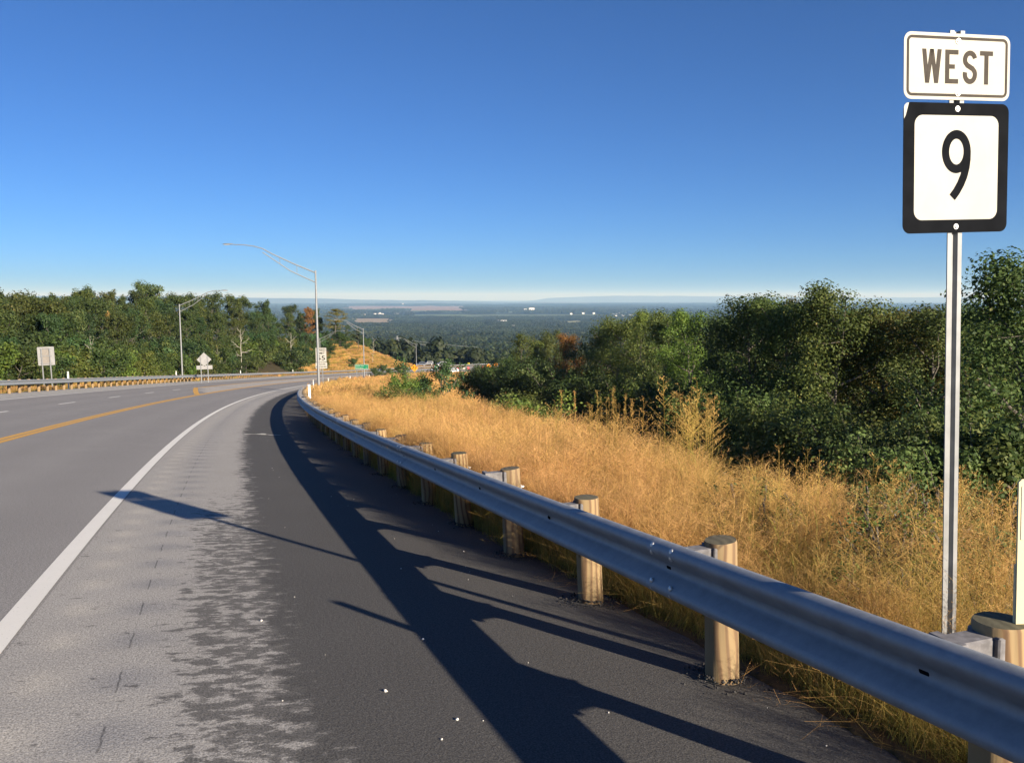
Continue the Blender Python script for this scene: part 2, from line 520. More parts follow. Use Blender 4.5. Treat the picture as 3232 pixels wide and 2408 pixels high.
# ================================================================== THE GROUND
FIELDS = [  # column range of the picture, range in metres, colour
    (738, 1012, 9300, 16200, (0.27, 0.185, 0.125)),
    (742, 862, 4150, 6000, (0.30, 0.235, 0.14)),
    (885, 1180, 8300, 9900, (0.17, 0.20, 0.085)),
    (850, 1015, 6700, 7300, (0.15, 0.185, 0.08)),
    (1195, 1275, 4100, 5500, (0.27, 0.26, 0.11)),
    (1330, 1470, 6900, 8300, (0.15, 0.18, 0.08)),
    (985, 1120, 16500, 20000, (0.19, 0.20, 0.12)),
    (1500, 1620, 15000, 17500, (0.24, 0.2, 0.14)),
]
def land(x, y):
    """0 = woods, otherwise 1 + index of the field, -1 other open land"""
    r = np.hypot(x, y); px = 1108.5 + 1900 * x / np.maximum(y, 1)
    out = np.zeros(len(r), dtype=int)
    n = vn(x * 0.35, y, 900, 31, 3)
    out[(n > 0.62) & (r > 5200) & (y > 0)] = -1
    jit = (vn(x, y, 300, 41, 2) - 0.5)
    for i, (a, b, r0, r1, c) in enumerate(FIELDS):
        ins = (px > a + jit * 14) & (px < b + jit * 14) & (r > r0 * (1 + jit * 0.06)) & (r < r1 * (1 + jit * 0.06)) & (y > 0)
        out[ins] = i + 1
    return out

ang = np.concatenate([np.arange(-40, 40, 0.3), np.arange(40, 320, 4.0)])
rad = [0.5]
while rad[-1] < 70000:
    rad.append(rad[-1] * (1.009 if 190 < rad[-1] < 420 else 1.024 if rad[-1] < 900 else 1.03) + 0.012)
rad = np.array(rad)
A_, R_ = np.meshgrid(np.radians(ang), rad)
gx = (R_ * np.sin(A_)).ravel(); gy = (R_ * np.cos(A_)).ravel()
gz = terrain(gx, gy)
na, nr = len(ang), len(rad)
ii = np.arange(nr - 1)[:, None] * na; jj = np.arange(na)[None, :]; jn = (jj + 1) % na
quads = np.stack([ii + jj, ii + jn, ii + na + jn, ii + na + jj], -1).reshape(-1, 4)[:, ::-1]
gs, gd = coords(gx, gy)
q_ = -gd + D_R; l_ = gd - D_L; rr_ = np.hypot(gx, gy)
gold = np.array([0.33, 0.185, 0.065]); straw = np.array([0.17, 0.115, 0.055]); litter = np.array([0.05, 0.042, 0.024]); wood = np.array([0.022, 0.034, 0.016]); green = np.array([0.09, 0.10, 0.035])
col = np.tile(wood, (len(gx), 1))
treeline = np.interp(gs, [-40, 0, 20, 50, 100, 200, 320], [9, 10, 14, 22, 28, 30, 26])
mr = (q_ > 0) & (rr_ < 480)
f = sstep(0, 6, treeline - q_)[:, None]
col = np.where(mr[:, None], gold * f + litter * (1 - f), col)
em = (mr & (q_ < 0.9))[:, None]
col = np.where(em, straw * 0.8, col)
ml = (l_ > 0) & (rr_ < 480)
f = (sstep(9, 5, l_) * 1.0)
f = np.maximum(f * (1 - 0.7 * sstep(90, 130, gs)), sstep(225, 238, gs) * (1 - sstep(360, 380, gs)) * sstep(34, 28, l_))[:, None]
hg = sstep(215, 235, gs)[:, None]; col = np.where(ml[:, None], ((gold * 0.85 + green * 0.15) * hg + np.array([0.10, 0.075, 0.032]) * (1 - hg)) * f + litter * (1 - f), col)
ld = land(gx, gy)
for i, fd in enumerate(FIELDS):
    col[(ld == i + 1) & (rr_ > 2000)] = fd[4]
col[(ld == -1) & (rr_ > 2000)] = (0.12, 0.145, 0.07)
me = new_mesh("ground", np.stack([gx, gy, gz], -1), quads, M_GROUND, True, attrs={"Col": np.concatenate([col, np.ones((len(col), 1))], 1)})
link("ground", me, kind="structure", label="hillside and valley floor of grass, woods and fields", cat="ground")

# distant ridges beyond the valley
M_RIDGE = simple("ridge_woods", (0.05, 0.065, 0.035), 0.95, 0, 0.3, 0.002)
def ridge(name, pxs, rows, Rd, depth, seed):
    V = []; Fc = []
    cols = np.arange(pxs[0], pxs[-1] + 1, 6.0)
    prof = [(-1.0, 0.0), (-0.62, 0.35), (-0.3, 0.75), (0, 1.0), (0.35, 0.8), (0.7, 0.4), (1.0, 0)]
    for i, c in enumerate(cols):
        row = np.interp(c, pxs, rows) + (vn(c, seed, 46, seed, 4) - 0.5) * 2.6
        X = (c - 1108.5) / 1900 * Rd
        top = max(zrow(row, Rd), -140)
        for (k, hh) in prof:
            Y = Rd + k * depth
            V.append((X * Y / Rd, Y + 900 * (vn(c, k * 40, 60, seed + 3, 2) - 0.5), -146 + (top + 146) * hh))
    n = len(prof)
    for i in range(len(cols) - 1):
        for k in range(n - 1):
            Fc.append((i * n + k, (i + 1) * n + k, (i + 1) * n + k + 1, i * n + k + 1))
    return link(name, new_mesh(name, V, np.array(Fc), M_RIDGE, True), kind="structure")
ridge("hills", [-1200, 300, 560, 700, 760, 1000, 1150, 1300], [640, 642, 645, 646.5, 648, 652, 655, 656], 27000, 2500, 5)
ridge("hills", [700, 900, 1010, 1060, 1110, 1160, 1190, 1280, 1400, 1560, 1800, 2300, 3400], [652, 653, 651.5, 653, 654, 650, 645.5, 642, 640.5, 642, 645, 643, 640], 40000, 3000, 17)

# ================================================================== THE ROAD
def sweep(name, ss, dcols, mats, hfun=None, h=0.0, parent=None, smooth=False, kind=None, **kw):
    ss = np.asarray(ss); dc = np.asarray(dcols, dtype=float)
    Sg, Dg = np.meshgrid(ss, dc, indexing='ij')
    x, y, z = rp(Sg.ravel(), Dg.ravel(), h)
    if hfun is not None: z = z + hfun(Sg.ravel(), Dg.ravel())
    nd = len(dc); i = np.arange(len(ss) - 1)[:, None] * nd; j = np.arange(nd - 1)[None, :]
    Q = np.stack([i + j, i + nd + j, i + nd + j + 1, i + j + 1], -1).reshape(-1, 4)
    me = new_mesh(name, np.stack([x, y, z], -1), Q, mats, smooth, uv=np.stack([Dg.ravel(), Sg.ravel()], -1))
    return link(name, me, parent, kind=kind, **kw)

s_road = np.concatenate([np.arange(-38, 120, 1.0), np.arange(120, 330, 2.0), np.arange(330, 540, 2.0)])
D_JOINT = 3.71
road = sweep("road", s_road, np.arange(D_JOINT, 15.21, 0.58).tolist() + [15.25], M_LANE, kind="structure", label="two-lane highway curving downhill to the right", cat="road")
def rumble(s, d):
    ph = np.mod(s + 0.15, RUM_P)
    dip = np.where(ph < RUM_L, np.sin(np.pi * np.clip(ph / RUM_L, 0, 1)) ** 0.6, 0)
    return np.where((d > 3.025) & (d < 3.445), -0.004 * dip, 0.0)
s_sh = np.concatenate([np.arange(-10, 40, 0.0733), np.arange(40, 330, 2.0), np.arange(330, 540, 2.0)])
sweep("road_shoulder", s_sh, [D_R - 0.5, D_R, -0.3, 0.5, 1.2, 2.0, 2.6, 3.02, 3.03, 3.44, 3.45, 3.6, D_JOINT], M_SHOULDER,
      hfun=lambda s, d: rumble(s, d) + np.where(d < D_R - 0.1, -0.35, 0) + np.where(np.abs(d - D_R) < 0.01, (vn(s, d, 0.4, 9, 2) - 0.5) * 0.05 - 0.01, 0),
      kind="structure", label="right shoulder, bleached beside the edge line and dark by the guardrail", cat="road shoulder")
sweep("road_shoulder", s_road, [15.25, 16.2, 17.2, D_L, D_L + 0.4], M_LEFT, hfun=lambda s, d: np.where(d > D_L + 0.1, -0.35, 0),
      kind="structure", label="pale far shoulder in front of the far guardrail", cat="road shoulder")
def line(name, s0, s1, d, w, m, step=0.8, dfun=None):
    ss = np.arange(s0, s1 + 1e-6, min(step, (s1 - s0) / 4))
    if dfun is None:
        cols = [d - w / 2, d + w / 2]
        return sweep(name, ss, cols, m, h=0.005, parent=road)
    V = []; uv = []
    for s in ss:
        dd = dfun(s)
        for k in (-w / 2, w / 2):
            V.append([float(t) for t in rp(s, dd + k, 0.005)]); uv.append((dd + k, s))
    Q = np.array([(2 * i, 2 * i + 2, 2 * i + 3, 2 * i + 1) for i in range(len(ss) - 1)])
    return link(name, new_mesh(name, V, Q, m, uv=uv), road)
line("edge_line", -30, 420, D_EDGE, 0.158, M_WHITE)
line("edge_line", -30, 420, D_LEDGE, 0.15, M_WHITE)
line("center_line", -30, 420, D_YEL - 0.11, 0.17, M_YELLOW)
line("center_line", -30, 420, D_YEL + 0.11, 0.17, M_YELLOW)
sweep("median", np.arange(67, 300, 1.0), [D_YEL + 0.21, D_YEL + 0.9, D_YEL + 1.9, D_YEL + 3.3], M_MEDIAN, h=0.003, parent=road,
      hfun=lambda s, d: np.where(d > D_YEL + 0.06 + 3.3 * sstep(66, 86, s) + 0.1, -0.06, 0))
line("center_line", 66, 87, 0, 0.42, M_YELLOW, dfun=lambda s: D_YEL + 0.2 + 3.5 * (s - 66) / 21.0)
line("center_line", 87, 420, D_YEL + 3.45, 0.14, M_YELLOW)
line("center_line", 87, 420, D_YEL + 3.70, 0.14, M_YELLOW)
for k in range(-3, 5):
    line("lane_dash", 42.2 + 11.2 * k, 45.9 + 11.2 * k, D_DASH, 0.13, M_WHITE)

# ================================================================== GRASS, LEAVES: materials
def foliage_mat(name, stops, attr="t", trans=0.35, rough=0.6, rnd=0.25, use_obj=False, hue=None, patch=False):
    m, nt, p, out = mat(name)
    a = nt.nodes.new("ShaderNodeAttribute"); a.attribute_name = attr
    c = ramp(nt, a.outputs["Fac"], stops)
    oi = nt.nodes.new("ShaderNodeObjectInfo")
    if use_obj:
        c = mixc(nt, 1.0, c, oi.outputs["Color"], 'MULTIPLY')
    v = mth(nt, 'ADD', mth(nt, 'MULTIPLY', oi.outputs["Random"], rnd * 2), 1.0 - rnd)
    sc = nt.nodes.new("ShaderNodeVectorMath"); sc.operation = 'SCALE'
    nt.links.new(c, sc.inputs[0]); nt.links.new(v, sc.inputs[3])
    c = sc.outputs[0]
    if hue is not None:
        r2 = mth(nt, 'FRACT', mth(nt, 'MULTIPLY', oi.outputs["Random"], 17.31))
        c = mixc(nt, mth(nt, 'MULTIPLY', r2, hue[1]), c, hue[0])
    if patch:
        pos = nt.nodes.new("ShaderNodeNewGeometry").outputs["Position"]
        n1 = nt.nodes.new("ShaderNodeMapRange"); n1.inputs[1].default_value = 0.45; n1.inputs[2].default_value = 0.7; nt.links.new(noise(nt, pos, 0.55, 3), n1.inputs[0])
        n2 = nt.nodes.new("ShaderNodeMapRange"); n2.inputs[1].default_value = 0.45; n2.inputs[2].default_value = 0.72; nt.links.new(noise(nt, pos, 0.23, 3, 0.6, 1.0), n2.inputs[0])
        c = mixc(nt, mth(nt, 'MULTIPLY', n1.outputs[0], 0.5), c, mixc(nt, 1.0, c, (0.80, 1.12, 0.75), 'MULTIPLY'))
        c = mixc(nt, mth(nt, 'MULTIPLY', n2.outputs[0], 0.6), c, mixc(nt, 1.0, c, (1.02, 0.86, 1.10), 'MULTIPLY'))
    nt.links.new(c, p.inputs["Base Color"])
    p.inputs["Roughness"].default_value = rough; p.inputs["Specular IOR Level"].default_value = 0.22
    tr = nt.nodes.new("ShaderNodeBsdfTranslucent"); nt.links.new(c, tr.inputs[0])
    mx = nt.nodes.new("ShaderNodeMixShader"); mx.inputs[0].default_value = trans
    nt.links.new(p.outputs[0], mx.inputs[1]); nt.links.new(tr.outputs[0], mx.inputs[2])
    nt.links.new(mx.outputs[0], out.inputs[0])
    return m

# t: 0 leaf bases (olive) .. 0.5 dry leaf .. 1 seed heads
M_GRASS = foliage_mat("tall_grass_blades", [(0.0, (0.105, 0.125, 0.034)), (0.22, (0.28, 0.27, 0.06)), (0.45, (0.52, 0.335, 0.090)), (0.7, (0.62, 0.360, 0.125)), (1.0, (0.68, 0.385, 0.175))],
                      trans=0.36, rnd=0.32, hue=((0.36, 0.34, 0.08), 0.2), patch=True)
M_LEAF = foliage_mat("tree_leaves", [(0.0, (0.044, 0.074, 0.021)), (0.45, (0.082, 0.122, 0.034)), (0.8, (0.140, 0.172, 0.050)), (0.95, (0.19, 0.195, 0.06)), (1.0, (0.25, 0.21, 0.065))],
                     trans=0.30, rnd=0.18, use_obj=True)
M_WOODS = foliage_mat("far_woods_leaves", [(0.0, (0.018, 0.032, 0.012)), (0.5, (0.032, 0.048, 0.016)), (1.0, (0.064, 0.074, 0.026))], trans=0.12, rnd=0.4, hue=((0.09, 0.07, 0.028), 0.14))
def bark_mat(name, c0, c1):
    m, nt, p, out = mat(name)
    o = objco(nt)
    f = noise(nt, vmul(nt, o, (6, 6, 1.2)), 2.0, 5, 0.7)
    nt.links.new(ramp(nt, f, [(0.3, c0), (0.7, c1)]), p.inputs["Base Color"])
    p.inputs["Roughness"].default_value = 0.9
    nt.links.new(bump(nt, f, 0.6, 0.03), p.inputs["Normal"])
    return m
M_BARK = bark_mat("tree_bark", (0.06, 0.05, 0.04), (0.17, 0.15, 0.12))
M_DEADBARK = bark_mat("bleached_bark", (0.26, 0.24, 0.20), (0.46, 0.43, 0.36))

# ================================================================== SCATTER (geometry nodes)
def scatter(name, P, rot, scl, idx, protos, **kw):
    coll = bpy.data.collections.new(name + "_sources")
    for p in protos: coll.objects.link(p)
    me = bpy.data.meshes.new(name)
    me.vertices.add(len(P)); me.vertices.foreach_set("co", np.asarray(P, dtype=np.float32).ravel())
    for an, typ, arr, key in (("rot", 'FLOAT_VECTOR', rot, "vector"), ("scl", 'FLOAT_VECTOR', scl, "vector"), ("idx", 'INT', idx, "value")):
        a = me.attributes.new(an, typ, 'POINT')
        a.data.foreach_set(key, np.asarray(arr, dtype=np.int32 if typ == 'INT' else np.float32).ravel())
    o = link(name, me, **kw)
    ng = bpy.data.node_groups.new(name, 'GeometryNodeTree')
    ng.interface.new_socket("Geometry", in_out='INPUT', socket_type='NodeSocketGeometry')
    ng.interface.new_socket("Geometry", in_out='OUTPUT', socket_type='NodeSocketGeometry')
    gi = ng.nodes.new("NodeGroupInput"); go = ng.nodes.new("NodeGroupOutput")
    ci = ng.nodes.new("GeometryNodeCollectionInfo"); ci.inputs[0].default_value = coll
    ci.inputs["Separate Children"].default_value = True; ci.inputs["Reset Children"].default_value = True
    iop = ng.nodes.new("GeometryNodeInstanceOnPoints"); iop.inputs["Pick Instance"].default_value = True
    def nattr(n, dt):
        a = ng.nodes.new("GeometryNodeInputNamedAttribute"); a.data_type = dt; a.inputs[0].default_value = n; return a.outputs[0]
    ng.links.new(gi.outputs[0], iop.inputs["Points"])
    ng.links.new(ci.outputs[0], iop.inputs["Instance"])
    ng.links.new(nattr("idx", 'INT'), iop.inputs["Instance Index"])
    e2r = ng.nodes.new("FunctionNodeEulerToRotation")
    ng.links.new(nattr("rot", 'FLOAT_VECTOR'), e2r.inputs[0])
    ng.links.new(e2r.outputs[0], iop.inputs["Rotation"])
    ng.links.new(nattr("scl", 'FLOAT_VECTOR'), iop.inputs["Scale"])
    ng.links.new(iop.outputs[0], go.inputs[0])
    md = o.modifiers.new("scatter", 'NODES'); md.node_group = ng
    return o

# ---- grass tufts
class Rib:
    """collects thin ribbons"""
    def __init__(self): self.v = []; self.f = []; self.t = []
    def rib(self, pts, w0, w1, t0, t1, side):
        b = len(self.v); n = len(pts)
        for i, p in enumerate(pts):
            k = i / (n - 1); w = w0 + (w1 - w0) * k
            self.v.append(p - side * w * 0.5); self.v.append(p + side * w * 0.5)
            t = t0 + (t1 - t0) * k; self.t += [t, t]
        for i in range(n - 1):
            self.f.append((b + 2 * i, b + 2 * i + 1, b + 2 * i + 3, b + 2 * i + 2))
    def leaf(self, c, u, w, t):
        b = len(self.v)
        self.v += [c - u, c + w, c + u, c - w]; self.t += [t] * 4
        self.f.append((b, b + 1, b + 2, b + 3))
    def mesh(self, name, m, attr="t"):
        return new_mesh(name, np.array(self.v), np.array(self.f), m, attrs={attr: np.array(self.t)})

def rv(r): return np.array([r.normal(), r.normal(), r.normal()])
def grass_tuft(seed, spread, n_leaf, n_culm, hgt, wl, wb, n_br, spk, nseg=3, lean=0.25):
    r = np.random.default_rng(seed); R = Rib()
    for i in range(n_leaf):
        a = r.uniform(0, 6.283); rr = spread * math.sqrt(r.uniform())
        b = np.array([rr * math.cos(a), rr * math.sin(a), -0.05])
        L = hgt * r.uniform(0.35, 0.8); az = r.uniform(0, 6.283); ln = r.uniform(0.1, 0.75)
        pts = []
        for k in range(nseg + 1):
            t = k / nseg
            pts.append(b + np.array([math.cos(az) * ln * L * t * t, math.sin(az) * ln * L * t * t, L * (t - 0.32 * ln * t * t)]))
        sd = np.array([-math.sin(az), math.cos(az), 0]) * 0.8 + rv(r) * 0.2
        c0 = r.uniform(0.0, 0.3)
        R.rib(pts, wl * r.uniform(0.7, 1.2), wl * 0.15, c0, c0 + r.uniform(0.1, 0.45), sd / np.linalg.norm(sd))
    for i in range(n_culm):
        a = r.uniform(0, 6.283); rr = spread * 0.9 * math.sqrt(r.uniform())
        b = np.array([rr * math.cos(a), rr * math.sin(a), -0.05])
        L = hgt * r.uniform(0.78, 1.12); az = r.uniform(0, 6.283); ln = abs(r.normal(0, lean))
        def P(t): return b + np.array([math.cos(az) * ln * L * t ** 2.2, math.sin(az) * ln * L * t ** 2.2, L * (t - 0.25 * ln * t * t)])
        sd = rv(r); sd[2] *= 0.2; sd /= np.linalg.norm(sd)
        R.rib([P(k / 3) for k in range(4)], wb * 1.5, wb * 0.8, 0.25, 0.65, sd)
        ct = r.uniform(0.62, 1.0)
        for j in range(n_br):
            t = r.uniform(0.55, 1.0); st = P(t)
            az2 = r.uniform(0, 6.283); bl = hgt * 0.20 * r.uniform(0.4, 1.1) * (1.25 - 0.75 * (t - 0.55) / 0.45)
            up = r.uniform(0.25, 1.1)
            dv = np.array([math.cos(az2), math.sin(az2), up]); dv /= np.linalg.norm(dv)
            e = st + dv * bl; s2 = np.cross(dv, rv(r)); s2 /= (np.linalg.norm(s2) + 1e-6)
            R.rib([st, e], wb * 0.8, wb * 0.5, ct - 0.08, ct, s2)
            for q in range(spk):
                c = st + dv * bl * r.uniform(0.35, 1.05) + rv(r) * 0.012 * hgt
                u = rv(r); u /= np.linalg.norm(u); w = np.cross(u, rv(r)); w /= (np.linalg.norm(w) + 1e-6)
                R.leaf(c, u * wb * r.uniform(1.6, 3.0), w * wb * r.uniform(0.7, 1.1), min(1, ct + r.uniform(-0.06, 0.1)))
    return R

def proto(name, me):
    return bpy.data.objects.new(name, me)
grass_protos = []
for k in range(5):    # 0-4 near
    grass_protos.append(proto("grass_source_%02d" % k, grass_tuft(100 + k, 0.16, 16, 9, 1.0, 0.0065, 0.0019, 16, 3).mesh("grass_tuft", M_GRASS)))
for k in range(5, 9):  # 5-8 middle
    grass_protos.append(proto("grass_source_%02d" % k, grass_tuft(100 + k, 0.42, 26, 26, 1.0, 0.011, 0.0045, 10, 2).mesh("grass_tuft", M_GRASS)))
for k in range(9, 12):  # 9-11 far
    grass_protos.append(proto("grass_source_%02d" % k, grass_tuft(100 + k, 1.1, 60, 70, 1.0, 0.03, 0.014, 7, 1, 2).mesh("grass_tuft", M_GRASS)))
for k in range(12, 14):  # 12-13 farthest
    grass_protos.append(proto("grass_source_%02d" % k, grass_tuft(100 + k, 2.6, 120, 120, 1.0, 0.075, 0.04, 5, 1, 2).mesh("grass_tuft", M_GRASS)))
for k in range(14, 17):  # 14-16 dry matted straw by the pavement
    grass_protos.append(proto("grass_source_%02d" % k, grass_tuft(100 + k, 0.14, 34, 2, 0.55, 0.0045, 0.0016, 6, 1, 4, 0.9).mesh("grass_tuft", M_GRASS)))

for k in range(17, 19):  # 17-18 broad leaning yellow-green blades
    R_ = grass_tuft(100 + k, 0.10, 13, 1, 0.95, 0.011, 0.0018, 10, 2, 5, 0.5); R_.t = [min(t_, 0.3) * 0.9 + 0.06 for t_ in R_.t]
    grass_protos.append(proto("grass_source_%02d" % k, R_.mesh("grass_tuft", M_GRASS)))
GP, GR, GS, GI = [], [], [], []
def grass_zone(r0, r1, dens, ids, hs, a0=-38, a1=40):
    area = math.radians(a1 - a0) * 0.5 * (r1 * r1 - r0 * r0)
    n = int(area * dens)
    r = np.sqrt(rng.uniform(r0 * r0, r1 * r1, n)); a = np.radians(rng.uniform(a0, a1, n))
    x = r * np.sin(a); y = r * np.cos(a)
    s, d = coords(x, y)
    q = -d + D_R; l = d - D_L
    tl = np.interp(s, [-40, 0, 20, 50, 100, 200, 320], [10, 11, 15, 24, 30, 32, 26])
    q0 = np.interp(s, [-10, 0.5, 2.5, 4.5, 10], [0.22, 0.22, 0.05, -0.14, -0.16]) + {0: 0, 5: 0.5, 9: 1.1, 12: 2.4}.get(ids[0], 0)
    okr = (q > q0 + 0.3 * rng.uniform(0, 1, n) ** 2) & ((vn(x, y, 0.9, 51, 2) > 0.40) | (rng.uniform(0, 1, n) < 0.4) | (r1 > 20)) & ((s > 1.5) | (rng.uniform(0, 1, n) < 0.62)) & (q < tl + rng.uniform(-5, 2, n)) & (s < 345) & (s > -20)
    okl = (l > 0.5) & (s < 366) & (((l < 2.4 + rng.uniform(0, 2.5, n)) & (rng.uniform(0, 1, n) < np.interp(s, [150, 230], [0.3, 1]))) | ((s > 228 + rng.uniform(0, 10, n)) & (s < 360) & (l < 30 + rng.uniform(-4, 4, n))))
    ok = okr | okl
    x, y, s, q, l, okr_ = x[ok], y[ok], s[ok], q[ok], l[ok], okr[ok]
    z = np.where(okr_ & (q < 0), zs(s) + E_SUP * (D_R - q), terrain(x, y))
    m = len(x)
    h = rng.uniform(0.72, 1.14, m) * hs * (0.66 + 0.62 * vn(x, y, 1.3, 77, 2))
    edge = np.where(okr_, sstep(-0.45, 0.75, q - np.interp(s, [-10, 0.5, 2.5, 4.5, 10], [0.22, 0.22, 0.05, -0.14, -0.16])), sstep(0.2, 2.5, l))
    lowf = np.where(okr_, np.interp(s, [2.0, 5.0], [0.5, 0.78]), 0.5)
    h = h * (lowf + (1 - lowf) * edge)
    h = h * np.where(okr_, np.interp(s, [-6, -1, 3], [0.74, 0.82, 1.0]), 0.72)
    GP.append(np.stack([x, y, z], -1)); GR.append(np.stack([rng.normal(0, 0.07, m), rng.normal(0, 0.07, m), rng.uniform(0, 6.283, m)], -1))
    wid = h * rng.uniform(0.85, 1.15, m)
    GS.append(np.stack([wid if r1 < 40 else np.maximum(wid, 0.8), wid if r1 < 40 else np.maximum(wid, 0.8), h], -1)); GI.append(rng.choice(ids, m))
grass_zone(2.0, 13, 26, [0, 1, 2, 3, 4], 1.12, 0, 44)
grass_zone(13, 26, 15, [0, 1, 2, 3, 4], 1.12, -30, 40)
grass_zone(13, 48, 5.0, [5, 6, 7, 8], 1.12)
grass_zone(44, 130, 1.5, [9, 10, 11], 1.1)
grass_zone(120, 360, 0.33, [12, 13], 1.1)
grass_zone(2.0, 14, 4.5, [17, 18], 1.0, 0, 44)
grass_zone(2.0, 22, 5.0, [17, 18], 0.55, -10, 44)
def rail_grass(n, s0, s1, wid, hh0, hh1):
    s = rng.uniform(s0, s1, n); q = np.interp(s, [-10, 0.5, 2.5, 4.5, 10], [0.3, 0.3, 0.12, -0.08, -0.10]) + wid * rng.uniform(0, 1, n) ** 1.2
    x, y, zr_ = rp(s, D_R - q); zt = np.where(q < 0, zr_, terrain(x, y))
    h = rng.uniform(hh0, hh1, n) * np.interp(s, [-6, 2.0, 5.0], [0.6, 0.8, 1.0]) * (0.7 + 0.55 * vn(x, y, 0.9, 61, 2))
    GP.append(np.stack([x, y, zt], -1)); GR.append(np.stack([rng.normal(0, 0.1, n), rng.normal(0, 0.1, n), rng.uniform(0, 6.283, n)], -1))
    GS.append(np.stack([h * 0.9, h * 0.9, h], -1)); GI.append(rng.choice([0, 1, 2, 3, 4, 0, 1, 17, 18], n))
rail_grass(1500, -6, 34, 0.75, 0.85, 1.2)
rail_grass(900, 2.5, 30, 0.35, 0.8, 1.15)
# matted straw along the pavement edge
n = 1700
s = np.where(rng.uniform(0, 1, n) < 0.4, rng.uniform(-6, 2.5, n), rng.uniform(-6, 34, n)); qq = np.abs(rng.normal(0.0, 0.36, n)) + 0.02
qq = qq + np.interp(s, [-10, 0.5, 2.5, 4.5, 10], [0.12, 0.12, 0.0, -0.2, -0.22])
x, y, zr_ = rp(s, D_R - qq)
GP.append(np.stack([x, y, np.where(qq < 0, zr_, terrain(x, y))], -1)); GR.append(np.stack([rng.normal(0, 0.35, n), rng.normal(0, 0.35, n), rng.uniform(0, 6.283, n)], -1))
hh = rng.uniform(0.45, 0.95, n); GS.append(np.stack([hh, hh, hh], -1)); GI.append(rng.choice([14, 15, 16], n))
scatter("tall_grass", np.concatenate(GP), np.concatenate(GR), np.concatenate(GS), np.concatenate(GI), grass_protos,
        kind="stuff", label="tall golden dry grass covering the banks beside the road", cat="grass")

# ================================================================== TREES
def tree_parts(seed, H, R, cb, nl, nleaf, leaf, tr=0.16, sub=3, sig=0.10, droop=0.0, multi=1, bare=False, sides=6):
    """trunk-and-limbs mesh and crown-of-leaves mesh"""
    r = np.random.default_rng(seed); W = MB(); tips = []
    for st in range(multi):
        off = np.array([r.normal(0, 0.25), r.normal(0, 0.25), 0]) * (multi > 1)
        lean = np.array([r.normal(0, 0.05), r.normal(0, 0.05)]) + (off[:2] * 0.5 if multi > 1 else 0)
        tp = []
        for k in range(9):
            t = k / 8
            tp.append(np.array([off[0] + lean[0] * H * t + r.normal(0, 0.012) * H * t, off[1] + lean[1] * H * t + r.normal(0, 0.012) * H * t, -0.4 + (0.93 * H + 0.4) * t]))
        trr = tr / math.sqrt(multi)
        W.tube(tp, [trr * (1.25 if k == 0 else 1.0) * (1 - 0.88 * (k / 8) ** 0.8) + 0.012 for k in range(9)], sides + 2)
        def TP(t):
            f = t * 8; i = min(int(f), 7); return tp[i] + (tp[i + 1] - tp[i]) * (f - i)
        tips.append((TP(1.0), 0.8))
        n = max(3, nl // multi)
        for i in range(n):
            tt = (i + r.uniform(0, 1)) / n
            t = cb + (0.97 - cb) * tt
            s0 = TP(t); az = i * 2.4 + r.uniform(-0.5, 0.5) + st * 1.7
            prof = math.sqrt(max(0.05, 1 - ((tt - 0.33) / 0.72) ** 2))
            L = R * prof * r.uniform(0.72, 1.15); el = -0.15 - droop + 1.0 * tt + r.uniform(-0.1, 0.3)
            pts = [s0]; dirv = np.array([math.cos(az), math.sin(az), el]); dirv /= np.linalg.norm(dirv)
            for k in range(4):
                dirv = dirv + rv(r) * 0.16 + np.array([0, 0, 0.10 - droop * 0.3]); dirv /= np.linalg.norm(dirv)
                pts.append(pts[-1] + dirv * L / 4)
            r0 = trr * 0.42 * (1 - 0.6 * tt) + 0.012
            W.tube(pts, [r0 * (1 - 0.2 * k) + 0.008 for k in range(5)], sides - 1, cap=False)
            tips.append((pts[-1], 1.0)); tips.append((pts[3], 0.8)); tips.append((pts[2], 0.5))
            for j in range(sub):
                k = r.integers(1, 4); d2 = dirv * 0.6 + rv(r) * 0.55; d2 /= np.linalg.norm(d2)
                p1 = pts[k] + d2 * L * 0.22; p2 = p1 + (d2 + np.array([0, 0, 0.25])) * L * r.uniform(0.1, 0.24)
                W.tube([pts[k], p1, p2], [r0 * 0.45, r0 * 0.3, 0.006], 4, cap=False)
                tips.append((p2, 0.9)); tips.append((p1, 0.5))
    if bare:
        return W, None
    w = np.array([t[1] for t in tips]); w /= w.sum(); C = np.array([t[0] for t in tips])
    ci = r.choice(len(tips), nleaf, p=w)
    sg = R * sig * r.uniform(0.7, 1.5, len(tips))[ci]
    dv = r.normal(size=(nleaf, 3)); dv /= np.linalg.norm(dv, axis=1)[:, None]
    P = C[ci] + dv * (r.uniform(0, 1, nleaf) ** 0.42)[:, None] * sg[:, None] * np.array([1, 1, 0.7])
    clump_t = r.uniform(-0.18, 0.18, len(tips))[ci]
    u = r.normal(size=(nleaf, 3)); u[:, 2] *= 0.7; u /= np.linalg.norm(u, axis=1)[:, None]
    nrm = dv * 1.1 + r.normal(size=(nleaf, 3)) * 0.55 + np.array([0, 0, 0.55]); nrm /= np.linalg.norm(nrm, axis=1)[:, None]
    u = u - nrm * (u * nrm).sum(1)[:, None]; u /= np.linalg.norm(u, axis=1)[:, None]; v = np.cross(u, nrm); v /= np.linalg.norm(v, axis=1)[:, None]
    s = leaf * r.uniform(0.6, 1.25, nleaf)
    V = np.stack([P - u * s[:, None] * 0.5, P + v * s[:, None] * 0.33, P + u * s[:, None] * 0.5, P - v * s[:, None] * 0.33], 1).reshape(-1, 3)
    t = np.clip(0.42 + clump_t + r.normal(0, 0.17, nleaf), 0, 1)
    return W, (V, np.arange(nleaf * 4).reshape(-1, 4), np.repeat(t, 4))

